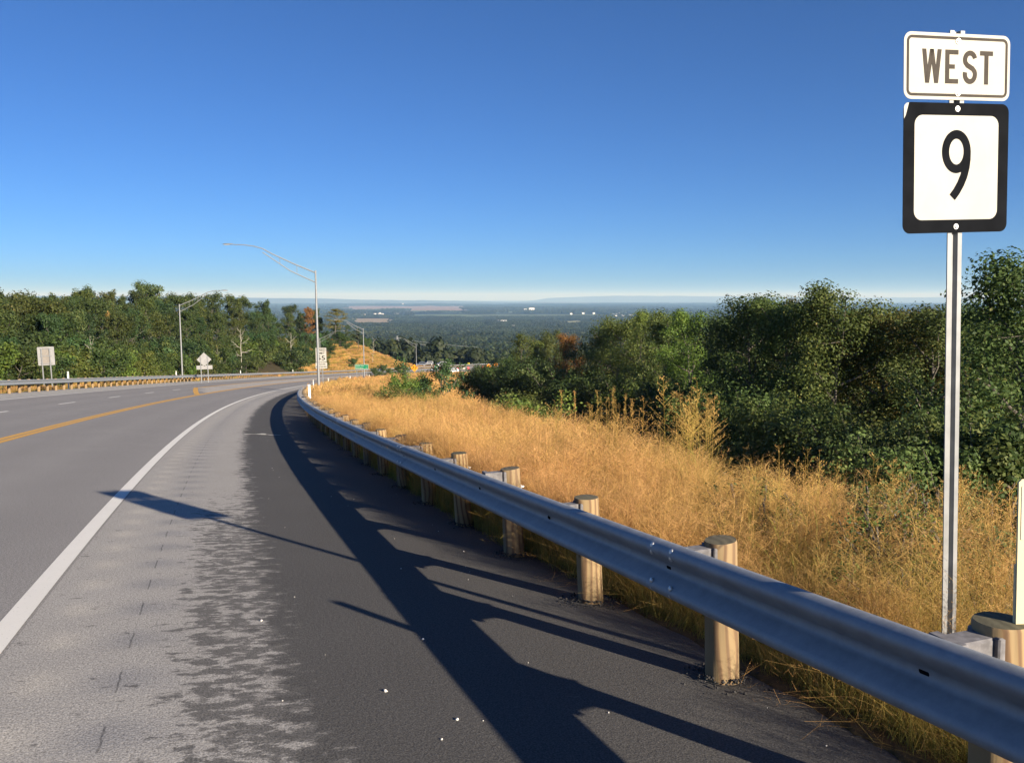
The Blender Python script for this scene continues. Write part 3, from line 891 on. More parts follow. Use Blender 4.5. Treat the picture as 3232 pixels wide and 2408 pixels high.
def tree_proto(seed, name, **kw):
    W, L = tree_parts(seed, **kw)
    dead = kw.get('bare', False)
    tm = W.mesh(name + "_trunk", M_DEADBARK if dead else M_BARK, True)
    cm = None if L is None else new_mesh(name + "_crown", L[0], L[1], M_LEAF, attrs={"t": L[2]})
    return (tm, cm, kw['H'])
NEAR_T = [tree_proto(200 + i, "near_tree", H=12.0, R=rr, cb=cb, nl=nl, nleaf=nlf, leaf=lf, tr=0.15, sig=sg, sub=2)
          for i, (rr, cb, nl, nlf, lf, sg) in enumerate([(4.3, 0.12, 20, 26000, 0.14, 0.225), (3.7, 0.18, 18, 23000, 0.135, 0.23), (4.9, 0.10, 22, 30000, 0.145, 0.20), (3.1, 0.16, 17, 18000, 0.135, 0.25), (4.0, 0.2, 18, 22000, 0.145, 0.23)])]
SLIM_T = [tree_proto(230 + i, "slim_tree", H=12.0, R=1.9, cb=0.45, nl=14, nleaf=4200, leaf=0.17, tr=0.10, sig=0.26) for i in range(2)]
WOOD_T = [tree_proto(250 + i, "wood_tree", H=12.0, R=rr, cb=cb, nl=20, nleaf=8000, leaf=0.33, tr=0.16, sub=2, sig=0.20, sides=5)
          for i, (rr, cb) in enumerate([(4.4, 0.2), (3.8, 0.25), (5.0, 0.18), (4.2, 0.3), (3.4, 0.15)])]
BUSH = [tree_proto(280 + i, "bush", H=2.0, R=1.25, cb=0.08, nl=16, nleaf=4200, leaf=0.10, tr=0.04, sig=0.26, multi=3) for i in range(3)]
WEED = [tree_proto(286 + i, "weed", H=1.0, R=0.6, cb=0.1, nl=16, nleaf=3400, leaf=0.034, tr=0.012, sig=0.24, multi=4) for i in range(2)]
EDGEB = [tree_proto(320 + i, "edge_shrub", H=4.0, R=2.5, cb=0.03, nl=24, nleaf=13000, leaf=0.125, tr=0.07, sig=0.2, multi=4) for i in range(3)]
SHRUB = [tree_proto(290 + i, "shrub", H=3.0, R=2.1, cb=0.05, nl=16, nleaf=4200, leaf=0.22, tr=0.07, sub=2, sig=0.26, multi=3, sides=5) for i in range(3)]
DEAD = [tree_proto(300 + i, "dead_tree", H=12.0, R=3.4, cb=0.3, nl=9, nleaf=0, leaf=0, tr=0.16, sub=3, bare=True) for i in range(3)]

def plant(name, pr, loc, h, label, cat, group=None, color=(1, 1, 1), width=1.0, rz=None, crown="crown", sink=0.0):
    tm, cm, H0 = pr
    k = h / H0
    t = thing(name, loc, label, cat, (0, 0, random.uniform(0, 6.28) if rz is None else rz), group)
    t.location.z -= sink
    t.scale = (k * width, k * width, k)
    link("trunk" if cat != "bush" else "stem", tm, t)
    if cm is not None:
        c = link(crown, cm, t); c.color = (*color, 1)
    return t

def gcol(kind=None):
    j = random.uniform(0.85, 1.2)
    base = {None: (1, 1, 1), 'olive': (1.25, 1.08, 1.0), 'brown': (1.75, 1.05, 0.95), 'red': (2.3, 0.75, 0.75), 'orange': (4.4, 2.0, 2.0), 'yellow': (1.5, 1.32, 1.0), 'blue': (0.8, 1.05, 1.25), 'dark': (0.75, 0.8, 0.8), 'lime': (1.6, 1.7, 1.1)}[kind]
    return tuple(b * j * random.uniform(0.93, 1.07) for b in base)

# ---- right-hand woods: (column, depth, row of the top, shape, width, colour, label)
RIGHT = [
    (2205, 25, 545, 2, 1.05, 'dark', "tall dark leafy tree at the right edge, right of the sign post"),
    (2130, 37, 640, 1, 1.0, 'yellow', "yellowish green tree just right of the sign post, under the taller crown"),
    (2045, 36, 628, 3, 1.1, 'olive', "olive green tree standing directly behind the sign post"),
    (1965, 40, 645, 4, 0.95, 'brown', "brownish tree with thin foliage left of the sign post"),
    (1895, 48, 648, 0, 1.0, None, "low green tree in the dip of the treeline left of the sign post"),
    (1800, 39, 612, 2, 0.95, 'olive', "broad lit green tree, tallest between the sign and the valley view"),
    (1715, 42, 624, 0, 0.95, None, "round green tree left of the broad lit one"),
    (1640, 46, 614, 4, 1.0, 'dark', "dark green tree left of the round one, high on the treeline"),
    (1580, 54, 640, 1, 1.0, None, "green tree at the left shoulder of the high treeline"),
    (1515, 66, 648, 3, 0.9, 'lime', "bright yellow-green pointed tree above the mid treeline, right one"),
    (1488, 72, 655, 3, 0.8, 'lime', "bright yellow-green pointed tree above the mid treeline, left one"),
    (1440, 74, 672, 2, 1.0, 'olive', "olive tree below the white hillside houses"),
    (1388, 80, 650, 3, 0.75, 'yellow', "slender yellowish tree rising in front of the white houses"),
    (1335, 84, 672, 0, 1.0, 'olive', "rounded olive tree right of the red-leaved one"),
    (1290, 90, 690, 4, 0.9, 'dark', "dark tree between the red-leaved tree and the olive one"),
    (1238, 95, 708, 3, 0.8, 'red', "tree with dark red autumn leaves in the mid woods"),
    (1195, 102, 706, 1, 0.8, 'olive', "thin olive tree left of the red-leaved one"),
    (1160, 98, 715, 5, 1.0, 'olive', "slim bare-stemmed tree, right of the two at the wood's left end"),
    (1136, 94, 702, 6, 1.0, 'olive', "slim bare-stemmed tree, left of the two at the wood's left end"),
]
for (px, Y, row, k, w, c, lab) in RIGHT:
    P = at(px, Y); h = (zrow(row, Y) - P.z) * 0.955
    plant("tree", (NEAR_T + SLIM_T)[k], P, h, lab, "tree", "trees of the right-hand woods", gcol(c), width=w * min(1.0, 10.5 / h + 0.18) if k < 5 else w)
# the rows behind and the wood going on beyond the frame to the right
def fill_right():
    cand = []
    tries = 0
    while len(cand) < 66 and tries < 5000:
        tries += 1
        Y = random.uniform(-14, 150); X = random.uniform(6, 92)
        s, d = coords(X, Y); q = -d[0] + D_R
        tl = float(np.interp(s[0], [-40, 0, 20, 50, 100, 200, 320], [21, 21, 24, 30, 36, 38, 30]))
        if q < tl: continue
        if Y < 15 and X < 26: continue
        px = 1108.5 + 1900 * X / max(Y, 0.1)
        if Y > 5 and px < 1230: continue
        if any((X - a) ** 2 + (Y - b) ** 2 < 4.6 ** 2 for a, b, _ in cand): continue
        cand.append((X, Y, px))
    return cand
INNER = []
for i, (X, Y, px) in enumerate(fill_right()):
    P = Vector((X, Y, T1(X, Y)))
    vis = Y > 5 and px < 2260
    lim = 646 + max(0, (1600 - px)) * 0.11
    if vis:
        h = min(14.5, zrow(lim + random.uniform(4, 40), Y) - P.z)
    else:
        h = random.uniform(11, 13.5)
    if h < 4: continue
    o = plant("tree", NEAR_T[i % 5], P, h, "green tree deep in the shaded right-hand woods" if vis else "tree of the right-hand woods outside the picture",
          "tree", "inner trees of the right-hand woods" if vis else "woods to the right of the frame", gcol(random.choice([None, None, 'olive', 'dark', 'olive', 'brown'])))
    if vis: INNER.append(o)
# shrubs along the wood's foot
EDGE = [(1036, 112, 816), (1060, 105, 807), (1086, 98, 803), (1112, 92, 806), (1148, 86, 808), (1185, 82, 812), (1225, 76, 832), (1268, 70, 838), (1312, 64, 846), (1365, 58, 852), (1420, 53, 860),
        (1480, 47, 868), (1545, 41, 878), (1615, 36, 890), (1690, 33, 905), (1770, 30, 925), (1850, 28, 945), (1925, 25, 955), (2000, 23, 965), (2075, 21, 970), (2150, 19, 975), (2225, 18, 980), (1890, 20, 985), (1960, 17, 1010), (1120, 128, 792), (1150, 120, 790)]
SEQ = {}
def ORD(i):
    n = i + 1
    return "%d%s" % (n, "th" if 10 < n % 100 < 14 else {1: "st", 2: "nd", 3: "rd"}.get(n % 10, "th"))
def seq(key, o, base):
    SEQ.setdefault(key, []).append((1108.5 + 1900 * o.location.x / max(0.5, o.location.y), o, base))
for i, (px, Y, row) in enumerate(EDGE):
    P = at(px, Y)
    o = plant("bush", EDGEB[i % 3], P, max(1.6, zrow(row, Y) - P.z), "shrub", "bush", "shrubs at the foot of the right-hand woods", gcol(random.choice(['dark', 'dark', 'olive', None])), width=1.0)  # mostly dark tints: shade under the wood's edge put into the leaf colour
    seq("edge", o, "leafy shrub at the shaded foot of the right-hand woods, %s from the left")
# bushes standing in the golden grass
for (px, Y, h, w, c, k, lab) in [
    (940, 46, 2.55, 0.95, 'blue', 0, "round dark green bush standing alone in the golden grass"),
    (868, 43, 2.0, 0.8, 'lime', 1, "yellow-green leafy sapling left of the round bush"),
    (848, 41, 1.35, 1.1, 'olive', 2, "low olive bush left of the leafy sapling"),
    (905, 40, 1.2, 1.1, None, 0, "low spreading green bush in front of the round bush"),
    (925, 38, 1.1, 1.2, 'lime', 1, "small bright green bush at the front of the clump"),
    (900, 47, 1.9, 0.9, 'yellow', 2, "pale yellowish bush behind the clump in the grass"),
    (1110, 33, 1.9, 1.3, 'olive', 1, "low grey-green bush on the grassy slope edge, right of the round bush"),
    (1165, 30, 1.9, 1.2, 'yellow', 2, "low yellow-green bush at the slope edge, right of the grey-green one"),
    (1835, 9.0, 1.05, 1.2, 'blue', 3, "feathery green plant in the grass left of the sign post"),
    (1750, 8.2, 0.75, 1.1, 'olive', 3, "grey-green weed among the grass right of the nearest full post"),
    (1925, 7.2, 0.9, 1.0, None, 4, "leafy green weed between the feathery plant and the sign post"),
    (2120, 6.2, 0.85, 1.0, 'blue', 3, "dark green weed in the grass just right of the sign post"),
    (1870, 5.6, 0.6, 1.1, 'yellow', 4, "low yellowish weed behind the rail, left of the small leafy weed"),
    (1985, 6.3, 0.8, 1.0, 'lime', 4, "small leafy green weed behind the rail, left of the sign post"),
]:
    plant("bush", (BUSH + WEED)[k], at(px, Y), h, lab, "bush", None, gcol(c), width=w)

# ---- left-hand woods: skyline rows of the picture by column
SKX = [-160, 0, 60, 130, 200, 260, 310, 350, 420, 480, 540, 580, 640, 700, 735, 760]
SKY_ = [636, 636, 634, 640, 630, 636, 624, 640, 632, 640, 650, 656, 664, 668, 700, 740]
_ly = np.arange(30.0, 330.0, 1.0)
def left_y0(px, off):
    """depth at which the line of sight through that column passes the offset behind the far rail"""
    X = (px - 1108.5) / 1900 * _ly
    s_, d_ = coords(X, _ly)
    ok = np.where(d_ > D_L + off)[0]
    return float(_ly[ok[0]]) if len(ok) else 330.0
def left_row(n, o0, o1, name, drop, key):
    for i in range(n):
        px = -170 + 905 * (i + random.uniform(0.15, 0.85)) / n
        y = left_y0(px, random.uniform(o0, o1))
        # walk outwards: larger depth along the ray means nearer the road, so step back by the offset
        x = (px - 1108.5) / 1900 * y
        z = T1(x, y)
        row = float(np.interp(px, SKX, SKY_)) + random.uniform(0, 14) + drop
        h = max(4.5, min(zrow(row, y) - z, 18.0))
        c = random.choice([None, None, None, None, 'olive', 'olive', 'dark', 'blue', 'olive', 'olive', None])
        o = plant("tree", random.choice(WOOD_T), (x, y, z), h, "tree", "tree", "trees of the left-hand woods", tuple(v * 0.70 for v in gcol(c)), width=random.uniform(0.85, 1.05) * min(1.0, 11.0 / h + 0.2))
        seq(key, o, name)
left_row(26, 13, 17, "green front-row tree of the left-hand woods, %s from the left", 40, "lw1")
left_row(26, 20, 26, "green tree amid the left-hand woods, second row, %s from the left", 18, "lw2")
left_row(28, 29, 36, "green skyline tree of the left-hand woods, %s from the left", 0, "lw3")
for o in INNER: seq("inner", o, "green tree deep in the shaded right-hand woods, %s from the left")
for (px, s_, off, row, k, c, w, lab) in [
    (242, 96, 18, 685, 3, 'orange', 0.5, "small tree with bright orange-brown leaves in the left-hand woods"),
    (325, 118, 34, 622, 2, None, 1.0, "high feathery green crown, tallest of the left-hand skyline"),
    (200, 92, 34, 629, 0, None, 0.9, "dark green crown rising on the left-hand skyline left of the tallest one"),
    (664, 205, 22, 668, 1, 'red', 0.7, "reddish crown near the right end of the left-hand woods"),
    (722, 222, 17, 664, 5, 'brown', 2.2, "tall thin brown-leaved tree at the right end of the left-hand woods"),
    (752, 236, 20, 702, 6, 'dark', 1.6, "narrow dark tree on the grassy hill, left one"),
    (777, 246, 20, 708, 5, 'dark', 1.5, "narrow dark tree on the grassy hill, right one"),
]:
    y = left_y0(px, off); x = (px - 1108.5) / 1900 * y; z = T1(x, y)
    plant("tree", (WOOD_T + SLIM_T)[k], (x, y, z), max(4, zrow(row, y) - z), lab, "tree", None, gcol(c), width=w)
for (px, s_, off, row, k, w, lab) in [
    (521, 146, 6.5, 706, 0, 1.0, "pale bare dead tree with spread branches, tallest of the dead trees behind the far guardrail"),
    (190, 88, 8, 728, 1, 0.8, "small forked dead tree left of the left lamp post"),
    (628, 178, 8, 716, 2, 0.8, "leaning dead trunk right of the tall pale dead tree"),
    (470, 132, 7, 752, 1, 0.7, "thin dead tree beside the diamond sign"),
    (806, 262, 19, 728, 2, 0.5, "bare dead stub on the hill crest"),
]:
    y = left_y0(px, off); x = (px - 1108.5) / 1900 * y; z = T1(x, y)
    plant("dead_tree", DEAD[k], (x, y, z), zrow(row, y) - z, lab, "dead tree", "dead trees", width=w)
# shrubs in front of the left-hand woods
for i in range(96):
    px = -120 + 838 * ((i + random.random()) / 96) ** 0.72
    y = left_y0(px, random.uniform(4.5, 9.5) if px < 480 else random.uniform(4, 14)); x = (px - 1108.5) / 1900 * y
    o = plant("bush", SHRUB[i % 3], (x, y, T1(x, y)), random.uniform(1.9, 3.6) * (1.45 if px > 480 else 1), "shrub", "bush", "shrubs behind the far guardrail",
          tuple(v * 0.78 for v in gcol(random.choice([None, None, 'lime', 'olive', 'yellow', 'blue', 'dark']))), width=random.uniform(0.9, 1.2))
    seq("lsh", o, "light green shrub just behind the far guardrail, %s from the left")
for i in range(44):
    px = -120 + 780 * (i + random.random()) / 44
    y = left_y0(px, random.uniform(9, 12.5)); x = (px - 1108.5) / 1900 * y
    o = plant("bush", SHRUB[i % 3], (x, y, T1(x, y)), random.uniform(3.6, 5.2), "shrub", "bush", "shrubs behind the far guardrail", tuple(v * 0.72 for v in gcol(random.choice([None, 'dark', 'blue', 'olive']))), width=random.uniform(0.8, 1.0))
    seq("lsh2", o, "tall dark green shrub at the edge of the left-hand woods, %s from the left")
for (px, Y, h, lab) in [(828, 268, 3.0, "small green bush on the golden hillside, left one"), (843, 262, 2.2, "small green bush on the golden hillside, right one"), (812, 236, 2.4, "green bush beside the road below the golden hillside"), (862, 300, 2.5, "green bush at the foot of the golden hillside"), (735, 318, 4.5, "large green bush at the top left of the golden hillside"), (750, 322, 4.0, "green bush on the hill crest right of the large one"), (765, 305, 3.2, "green bush low on the left of the golden hillside"), (790, 345, 4.0, "dark green bush on the skyline of the golden hillside")]:
    plant("bush", SHRUB[0], at(px, Y), h, lab, "bush", None, gcol('dark'))

# ---- valley woods: read as one mass
def crown_cards(R, r, c, rx, hz, n, size):
    P = r.normal(size=(n, 3)); P /= np.linalg.norm(P, axis=1)[:, None]
    P[:, 2] = np.abs(P[:, 2]) * 0.95 - 0.25 * (P[:, 2] < -0.3)
    lump = 1 + 0.22 * np.sin(P[:, 0] * 5 + c[0]) * np.sin(P[:, 1] * 5 + c[1])
    Q = P * np.array([rx, rx, hz]) * (lump * r.uniform(0.82, 1.05, n))[:, None] + c
    tt = r.uniform(0.15, 0.75)
    for i in range(n):
        nrm = P[i] + rv(r) * 0.22; nrm /= np.linalg.norm(nrm)
        u = np.cross(nrm, rv(r)); u /= np.linalg.norm(u); v = np.cross(nrm, u)
        R.leaf(Q[i], u * size * r.uniform(0.6, 1.2), v * size * r.uniform(0.6, 1.2), min(1, max(0, tt + r.normal(0, 0.13))))
def grove(seed, half, n, ncard, size):
    r = np.random.default_rng(seed); R = Rib()
    for i in range(n):
        h = r.uniform(11, 17); rx = r.uniform(3.6, 5.6)
        c = np.array([r.uniform(-half, half), r.uniform(-half, half), h - rx * 1.1])
        crown_cards(R, r, c, rx, rx * 1.15, ncard, size)
    return R.mesh("grove", M_WOODS)
gro = [proto("grove_source_%02d" % k, grove(400 + k, 20, 24, 110, 1.05)) for k in range(4)]
gro += [proto("grove_source_%02d" % (4 + k), grove(420 + k, 60, 110, 26, 2.3)) for k in range(3)]
GP, GR, GS, GI = [], [], [], []
def woods(r0, r1, dens, ids, sc, a0=-37, a1=38):
    n = int(math.radians(a1 - a0) * 0.5 * (r1 * r1 - r0 * r0) * dens)
    r = np.sqrt(rng.uniform(r0 * r0, r1 * r1, n)); a = np.radians(rng.uniform(a0, a1, n)); x = r * np.sin(a); y = r * np.cos(a)
    ok = (land(x, y) == 0)
    s, d = coords(x, y)
    off = np.maximum(-d + D_R, d - D_L)
    ok &= (off > 26) | (r > 620)
    x, y = x[ok], y[ok]; m = len(x)
    GP.append(np.stack([x, y, terrain(x, y) - 1.0], -1)); GR.append(np.stack([np.zeros(m), np.zeros(m), rng.uniform(0, 6.283, m)], -1))
    k = rng.uniform(0.85, 1.15, m) * sc; GS.append(np.stack([k, k, k * rng.uniform(0.8, 1.15, m)], -1)); GI.append(rng.choice(ids, m))
woods(455, 1900, 1 / 950, [0, 1, 2, 3], 1.0)
woods(1900, 6500, 1 / 8200, [4, 5, 6], 1.0)
woods(6500, 22000, 1 / 42000, [4, 5, 6], 1.7)
woods(250, 470, 1 / 900, [0, 1, 2, 3], 1.0, 6, 38)
scatter("valley_woods", np.concatenate(GP), np.concatenate(GR), np.concatenate(GS), np.concatenate(GI), gro,
        kind="stuff", label="dark green woods filling the valley below", cat="woods")

# ================================================================== GUARDRAILS
def galv_mat(name, base, rough, metal=0.85):
    m, nt, p, out = mat(name)
    o = objco(nt)
    f = noise(nt, o, 9.0, 6, 0.75); g = noise(nt, vmul(nt, o, (1, 1, 12)), 1.4, 5, 0.7)
    f = mth(nt, 'ADD', mth(nt, 'MULTIPLY', mth(nt, 'SUBTRACT', f, 0.5), 1.8), 0.5, clamp=True)
    c = mixc(nt, f, tuple(v * 0.66 for v in base), tuple(v * 1.2 for v in base))
    c = mixc(nt, mth(nt, 'MULTIPLY', g, 0.35), c, tuple(v * 0.72 for v in base))
    nt.links.new(c, p.inputs["Base Color"])
    p.inputs["Metallic"].default_value = metal
    nt.links.new(mth(nt, 'ADD', mth(nt, 'MULTIPLY', f, 0.25), rough - 0.12), p.inputs["Roughness"])
    nt.links.new(bump(nt, noise(nt, o, 160, 2), 0.08, 0.002), p.inputs["Normal"])
    return m
M_GALV = galv_mat("galvanised_rail", (0.36, 0.385, 0.405), 0.68, 0.62)
M_POLE = simple("galvanised_pole", (0.25, 0.26, 0.265), 0.55, 0.35, 0.16, 9.0, 0.3)
M_BOLT = simple("bolt_zinc", (0.62, 0.62, 0.60), 0.4, 0.7)
M_DARK = simple("slot_shade", (0.008, 0.008, 0.009), 0.9, 0, 0.1, 6, 0.0)
M_BLOCK = simple("grey_composite_block", (0.17, 0.165, 0.17), 0.8, 0, 0.35, 25)
def wood_mat():
    m, nt, p, out = mat("treated_pine")
    o = objco(nt); oi = nt.nodes.new("ShaderNodeObjectInfo")
    ad = nt.nodes.new("ShaderNodeVectorMath"); ad.operation = 'ADD'
    nt.links.new(o, ad.inputs[0])
    cm = nt.nodes.new("ShaderNodeCombineXYZ"); nt.links.new(mth(nt, 'MULTIPLY', oi.outputs["Random"], 40.0), cm.inputs[2]); nt.links.new(mth(nt, 'MULTIPLY', oi.outputs["Random"], 9.0), cm.inputs[0])
    nt.links.new(cm.outputs[0], ad.inputs[1])
    v = ad.outputs[0]
    w = nt.nodes.new("ShaderNodeTexWave"); w.wave_type = 'BANDS'; w.bands_direction = 'X'
    w.inputs["Scale"].default_value = 6.0; w.inputs["Distortion"].default_value = 7.0; w.inputs["Detail"].default_value = 1.2; w.inputs["Detail Scale"].default_value = 0.9
    nt.links.new(vmul(nt, v, (1.0, 1.0, 0.30)), w.inputs["Vector"])
    f = noise(nt, vmul(nt, v, (18, 18, 0.8)), 2.0, 4, 0.6)
    c = ramp(nt, w.outputs["Fac"], [(0.0, (0.50, 0.37, 0.18)), (0.55, (0.46, 0.32, 0.145)), (0.78, (0.27, 0.14, 0.05)), (1.0, (0.17, 0.075, 0.026))])
    c = mixc(nt, mth(nt, 'MULTIPLY', f, 0.32), c, (0.38, 0.34, 0.19))
    k = noise(nt, v, 5.5, 2, 0.5, 0.5)
    kn = nt.nodes.new("ShaderNodeMapRange"); kn.inputs[1].default_value = 0.70; kn.inputs[2].default_value = 0.76; nt.links.new(k, kn.inputs[0])
    c = mixc(nt, mth(nt, 'MULTIPLY', kn.outputs[0], 0.8), c, (0.07, 0.035, 0.018))
    # greenish, weathered end grain on top
    geo = nt.nodes.new("ShaderNodeNewGeometry"); sp = nt.nodes.new("ShaderNodeSeparateXYZ"); nt.links.new(geo.outputs["Normal"], sp.inputs[0])
    tp = nt.nodes.new("ShaderNodeMapRange"); tp.inputs[1].default_value = 0.6; tp.inputs[2].default_value = 0.8; nt.links.new(sp.outputs[2], tp.inputs[0])
    c = mixc(nt, tp.outputs[0], c, mixc(nt, noise(nt, v, 30, 4), (0.05, 0.06, 0.03), (0.14, 0.15, 0.085)))
    # per-post ageing
    age = mth(nt, 'FRACT', mth(nt, 'MULTIPLY', oi.outputs["Random"], 7.77))
    c = mixc(nt, mth(nt, 'ADD', mth(nt, 'MULTIPLY', age, 0.6), 0.12), c, (0.185, 0.155, 0.11))
    ck = noise(nt, vmul(nt, v, (26, 26, 0.9)), 1.0, 3, 0.6)
    ckm = nt.nodes.new("ShaderNodeMapRange"); ckm.inputs[1].default_value = 0.66; ckm.inputs[2].default_value = 0.72; nt.links.new(ck, ckm.inputs[0])
    c = mixc(nt, mth(nt, 'MULTIPLY', ckm.outputs[0], 0.75), c, (0.05, 0.038, 0.026))
    c = mixc(nt, 1.0, c, (0.80, 0.74, 0.70), 'MULTIPLY')
    nt.links.new(c, p.inputs["Base Color"]); p.inputs["Roughness"].default_value = 0.85
    nt.links.new(bump(nt, mth(nt, 'ADD', f, w.outputs["Fac"]), 0.35, 0.006), p.inputs["Normal"])
    return m
M_WOOD = wood_mat()

WPROF = [(.006, .153), (.014, .157), (.034, .156), (.064, .143), (.079, .126), (.083, .110), (.080, .094), (.068, .078), (.020, .034), (.008, .024), (.003, .012), (.002, .0)]
WPROF = WPROF + [(a, -b) for a, b in WPROF[-2::-1]]
def rail_panel(s0, s1, d0, sgn, hc, n, parent, proud=0.0):
    V = []; Fc = []
    ss = np.linspace(s0, s1, n)
    ring = [(a + 0.0035 + proud, b) for a, b in WPROF] + [(a - 0.0005 + proud, b * 0.99) for a, b in WPROF[::-1]]
    m = len(ring)
    for s in ss:
        for a, b in ring:
            a = a * 1.12
            x, y, z = rp(s, d0 + sgn * a, hc + b); z = z - E_SUP * sgn * a
            V.append((float(x), float(y), float(z)))
    for i in range(n - 1):
        for k in range(m):
            Fc.append((i * m + k, (i + 1) * m + k, (i + 1) * m + (k + 1) % m, i * m + (k + 1) % m))
    for k in range(m // 2 - 1):
        a_, b_, c_, d_ = k, k + 1, m - 2 - k, m - 1 - k; o_ = (n - 1) * m
        Fc.append((a_, b_, c_, d_)); Fc.append((o_ + d_, o_ + c_, o_ + b_, o_ + a_))
    me = new_mesh("rail_panel", V, Fc if sgn > 0 else [f[::-1] for f in Fc], M_GALV, False)
    me.polygons.foreach_set("use_smooth", np.ones(len(me.polygons), dtype=bool)); me.set_sharp_from_angle(angle=math.radians(50))
    return link("rail_panel", me, parent)

def post_mesh(seed):
    r = random.Random(seed); W = MB(); n = 22
    V = []; Fc = []
    zsz = [-0.35, 0.0, 0.3, 0.6, 0.865, 0.878, 0.881]; rs = [0.102, 0.101, 0.099, 0.097, 0.096, 0.092, 0.0]
    tilt = r.uniform(-0.03, 0.03)
    for z, q in zip(zsz, rs):
        for k in range(n):
            a = 2 * math.pi * k / n
            rr = q * (1 + 0.018 * math.sin(2 * a + seed) + 0.012 * math.sin(5 * a + seed * 2))
            V.append((rr * math.cos(a), rr * math.sin(a), z + (tilt * rr * math.cos(a) * 2 if z > 0.8 else 0)))
    for i in range(len(zsz) - 1):
        for k in range(n):
            Fc.append((i * n + k, i * n + (k + 1) % n, (i + 1) * n + (k + 1) % n, (i + 1) * n + k))
    W.add(V, Fc)
    return W.mesh("post", M_WOOD, True)
POSTS = [post_mesh(i) for i in range(5)]
bm_ = MB()
bm_.box((-0.215, 0, 0.722), (0.235, 0.105, 0.26), bev=0.008)
bm_.box((-0.118, 0, 0.722), (0.052, 0.150, 0.272), bev=0.006)
bm_.box((-0.306, 0, 0.722), (0.050, 0.150, 0.272), bev=0.006)
BLOCK = bm_.mesh("offset_block", M_BLOCK)
bm_ = MB(); bm_.tube([(0.07, 0, 0.68), (0.135, 0, 0.68)], 0.011, 8); bm_.tube([(0.1, 0, 0.68), (0.114, 0, 0.68)], 0.021, 6); bm_.box((0.1, 0, 0.68), (0.006, 0.05, 0.05))
PBOLT = bm_.mesh("post_bolt", M_BOLT)
bm_ = MB()
V = []; n = 10
for k in range(n):
    a = 2 * math.pi * k / n
    V.append((0, 0.013 * math.cos(a) + 0.013 * (1 if math.cos(a) > 0 else -1), 0.012 * math.sin(a)))
bm_.add(V, [tuple(range(n))]); bm_.add([(0.002, y, z) for _, y, z in V], [tuple(range(n))[::-1]])
SLOT_SHADE = bm_.mesh("bolt_slot_shade", M_DARK)  # flat dark plate: shade inside the bolt slot, put into its colour
bm_ = MB(); bm_.tube([(0, 0, 0), (-0.008, 0, 0), (-0.013, 0, 0)], [0.017, 0.015, 0.006], 10)
HEAD = bm_.mesh("bolt_head", M_BOLT, True)

RAIL_H = 0.682
g = thing("guardrail", RP(0, 0), "near W-beam guardrail on round wooden posts sweeping along the right shoulder", "guardrail")
gi = g.matrix_basis.inverted()
def rel(o, root):
    o.matrix_parent_inverse = Matrix.Translation(root.location).inverted()
    return o
for k in range(-2, 16):
    rel(rail_panel(7.62 * k - 0.16, 7.62 * k + 7.62 + 0.16, 0.0, 1, RAIL_H, 17 if k < 4 else 7, g, 0.005 if k % 2 else 0.0), g)
for i in range(-5, 64):
    s = 1.905 * i
    th = float(np.interp(s, SS, _th)); sr = random.Random(i * 7 + 1)
    po = link("post", POSTS[i % 5], g, RP(s, -0.33, sr.uniform(-0.035, 0.012)), (sr.uniform(-0.012, 0.012), -0.05 + sr.uniform(-0.012, 0.012), th + sr.uniform(-0.05, 0.05))); rel(po, g)
    tw = 0.0 if i != 3 else 0.5
    link("offset_block", BLOCK, po, (0.042, 0, sr.uniform(-0.012, 0.0) - (0.0 if i != 3 else 0.02)), (0, 0.02, sr.uniform(-0.03, 0.03)))
    if i < 24: link("post_bolt", PBOLT, po)
    if i < 30: rel(link("bolt_slot_shade", SLOT_SHADE, g, RP(s + 0.05, 0.0125, RAIL_H), (0, 0, th)), g)
for k in range(-1, 5):
    for ds in (-0.11, 0.11):
        for hb, dp, ry in ((0.125, 0.087, 0.55), (0.085, 0.089, -0.25), (-0.085, 0.089, 0.25), (-0.125, 0.087, -0.55)):
            s = 7.62 * k + ds; th = float(np.interp(s, SS, _th))
            rel(link("bolt_head", HEAD, g, RP(s, dp, RAIL_H + hb), (0, -ry if False else ry, th)), g)

g2 = thing("guardrail", RP(60, 17.2), "far W-beam guardrail on wooden posts in front of the left-hand woods", "guardrail")
for k in range(4, 63):
    rel(rail_panel(7.62 * k - 0.16, 7.62 * k + 7.62 + 0.16, 17.2, -1, RAIL_H + 0.02, 6, g2, 0.0036 if k % 2 else 0), g2)
for i in range(18, 236):
    s = 1.905 * i
    if i > 140 and i % 2: continue
    th = float(np.interp(s, SS, _th)); sr = random.Random(i * 5 + 3)
    po = link("post", POSTS[i % 5], g2, RP(s, 17.53, sr.uniform(-0.02, 0.02)), (0, sr.uniform(-0.04, 0.01), th + math.pi)); rel(po, g2)
    if i < 90: link("offset_block", BLOCK, po, (0, 0, -0.02))

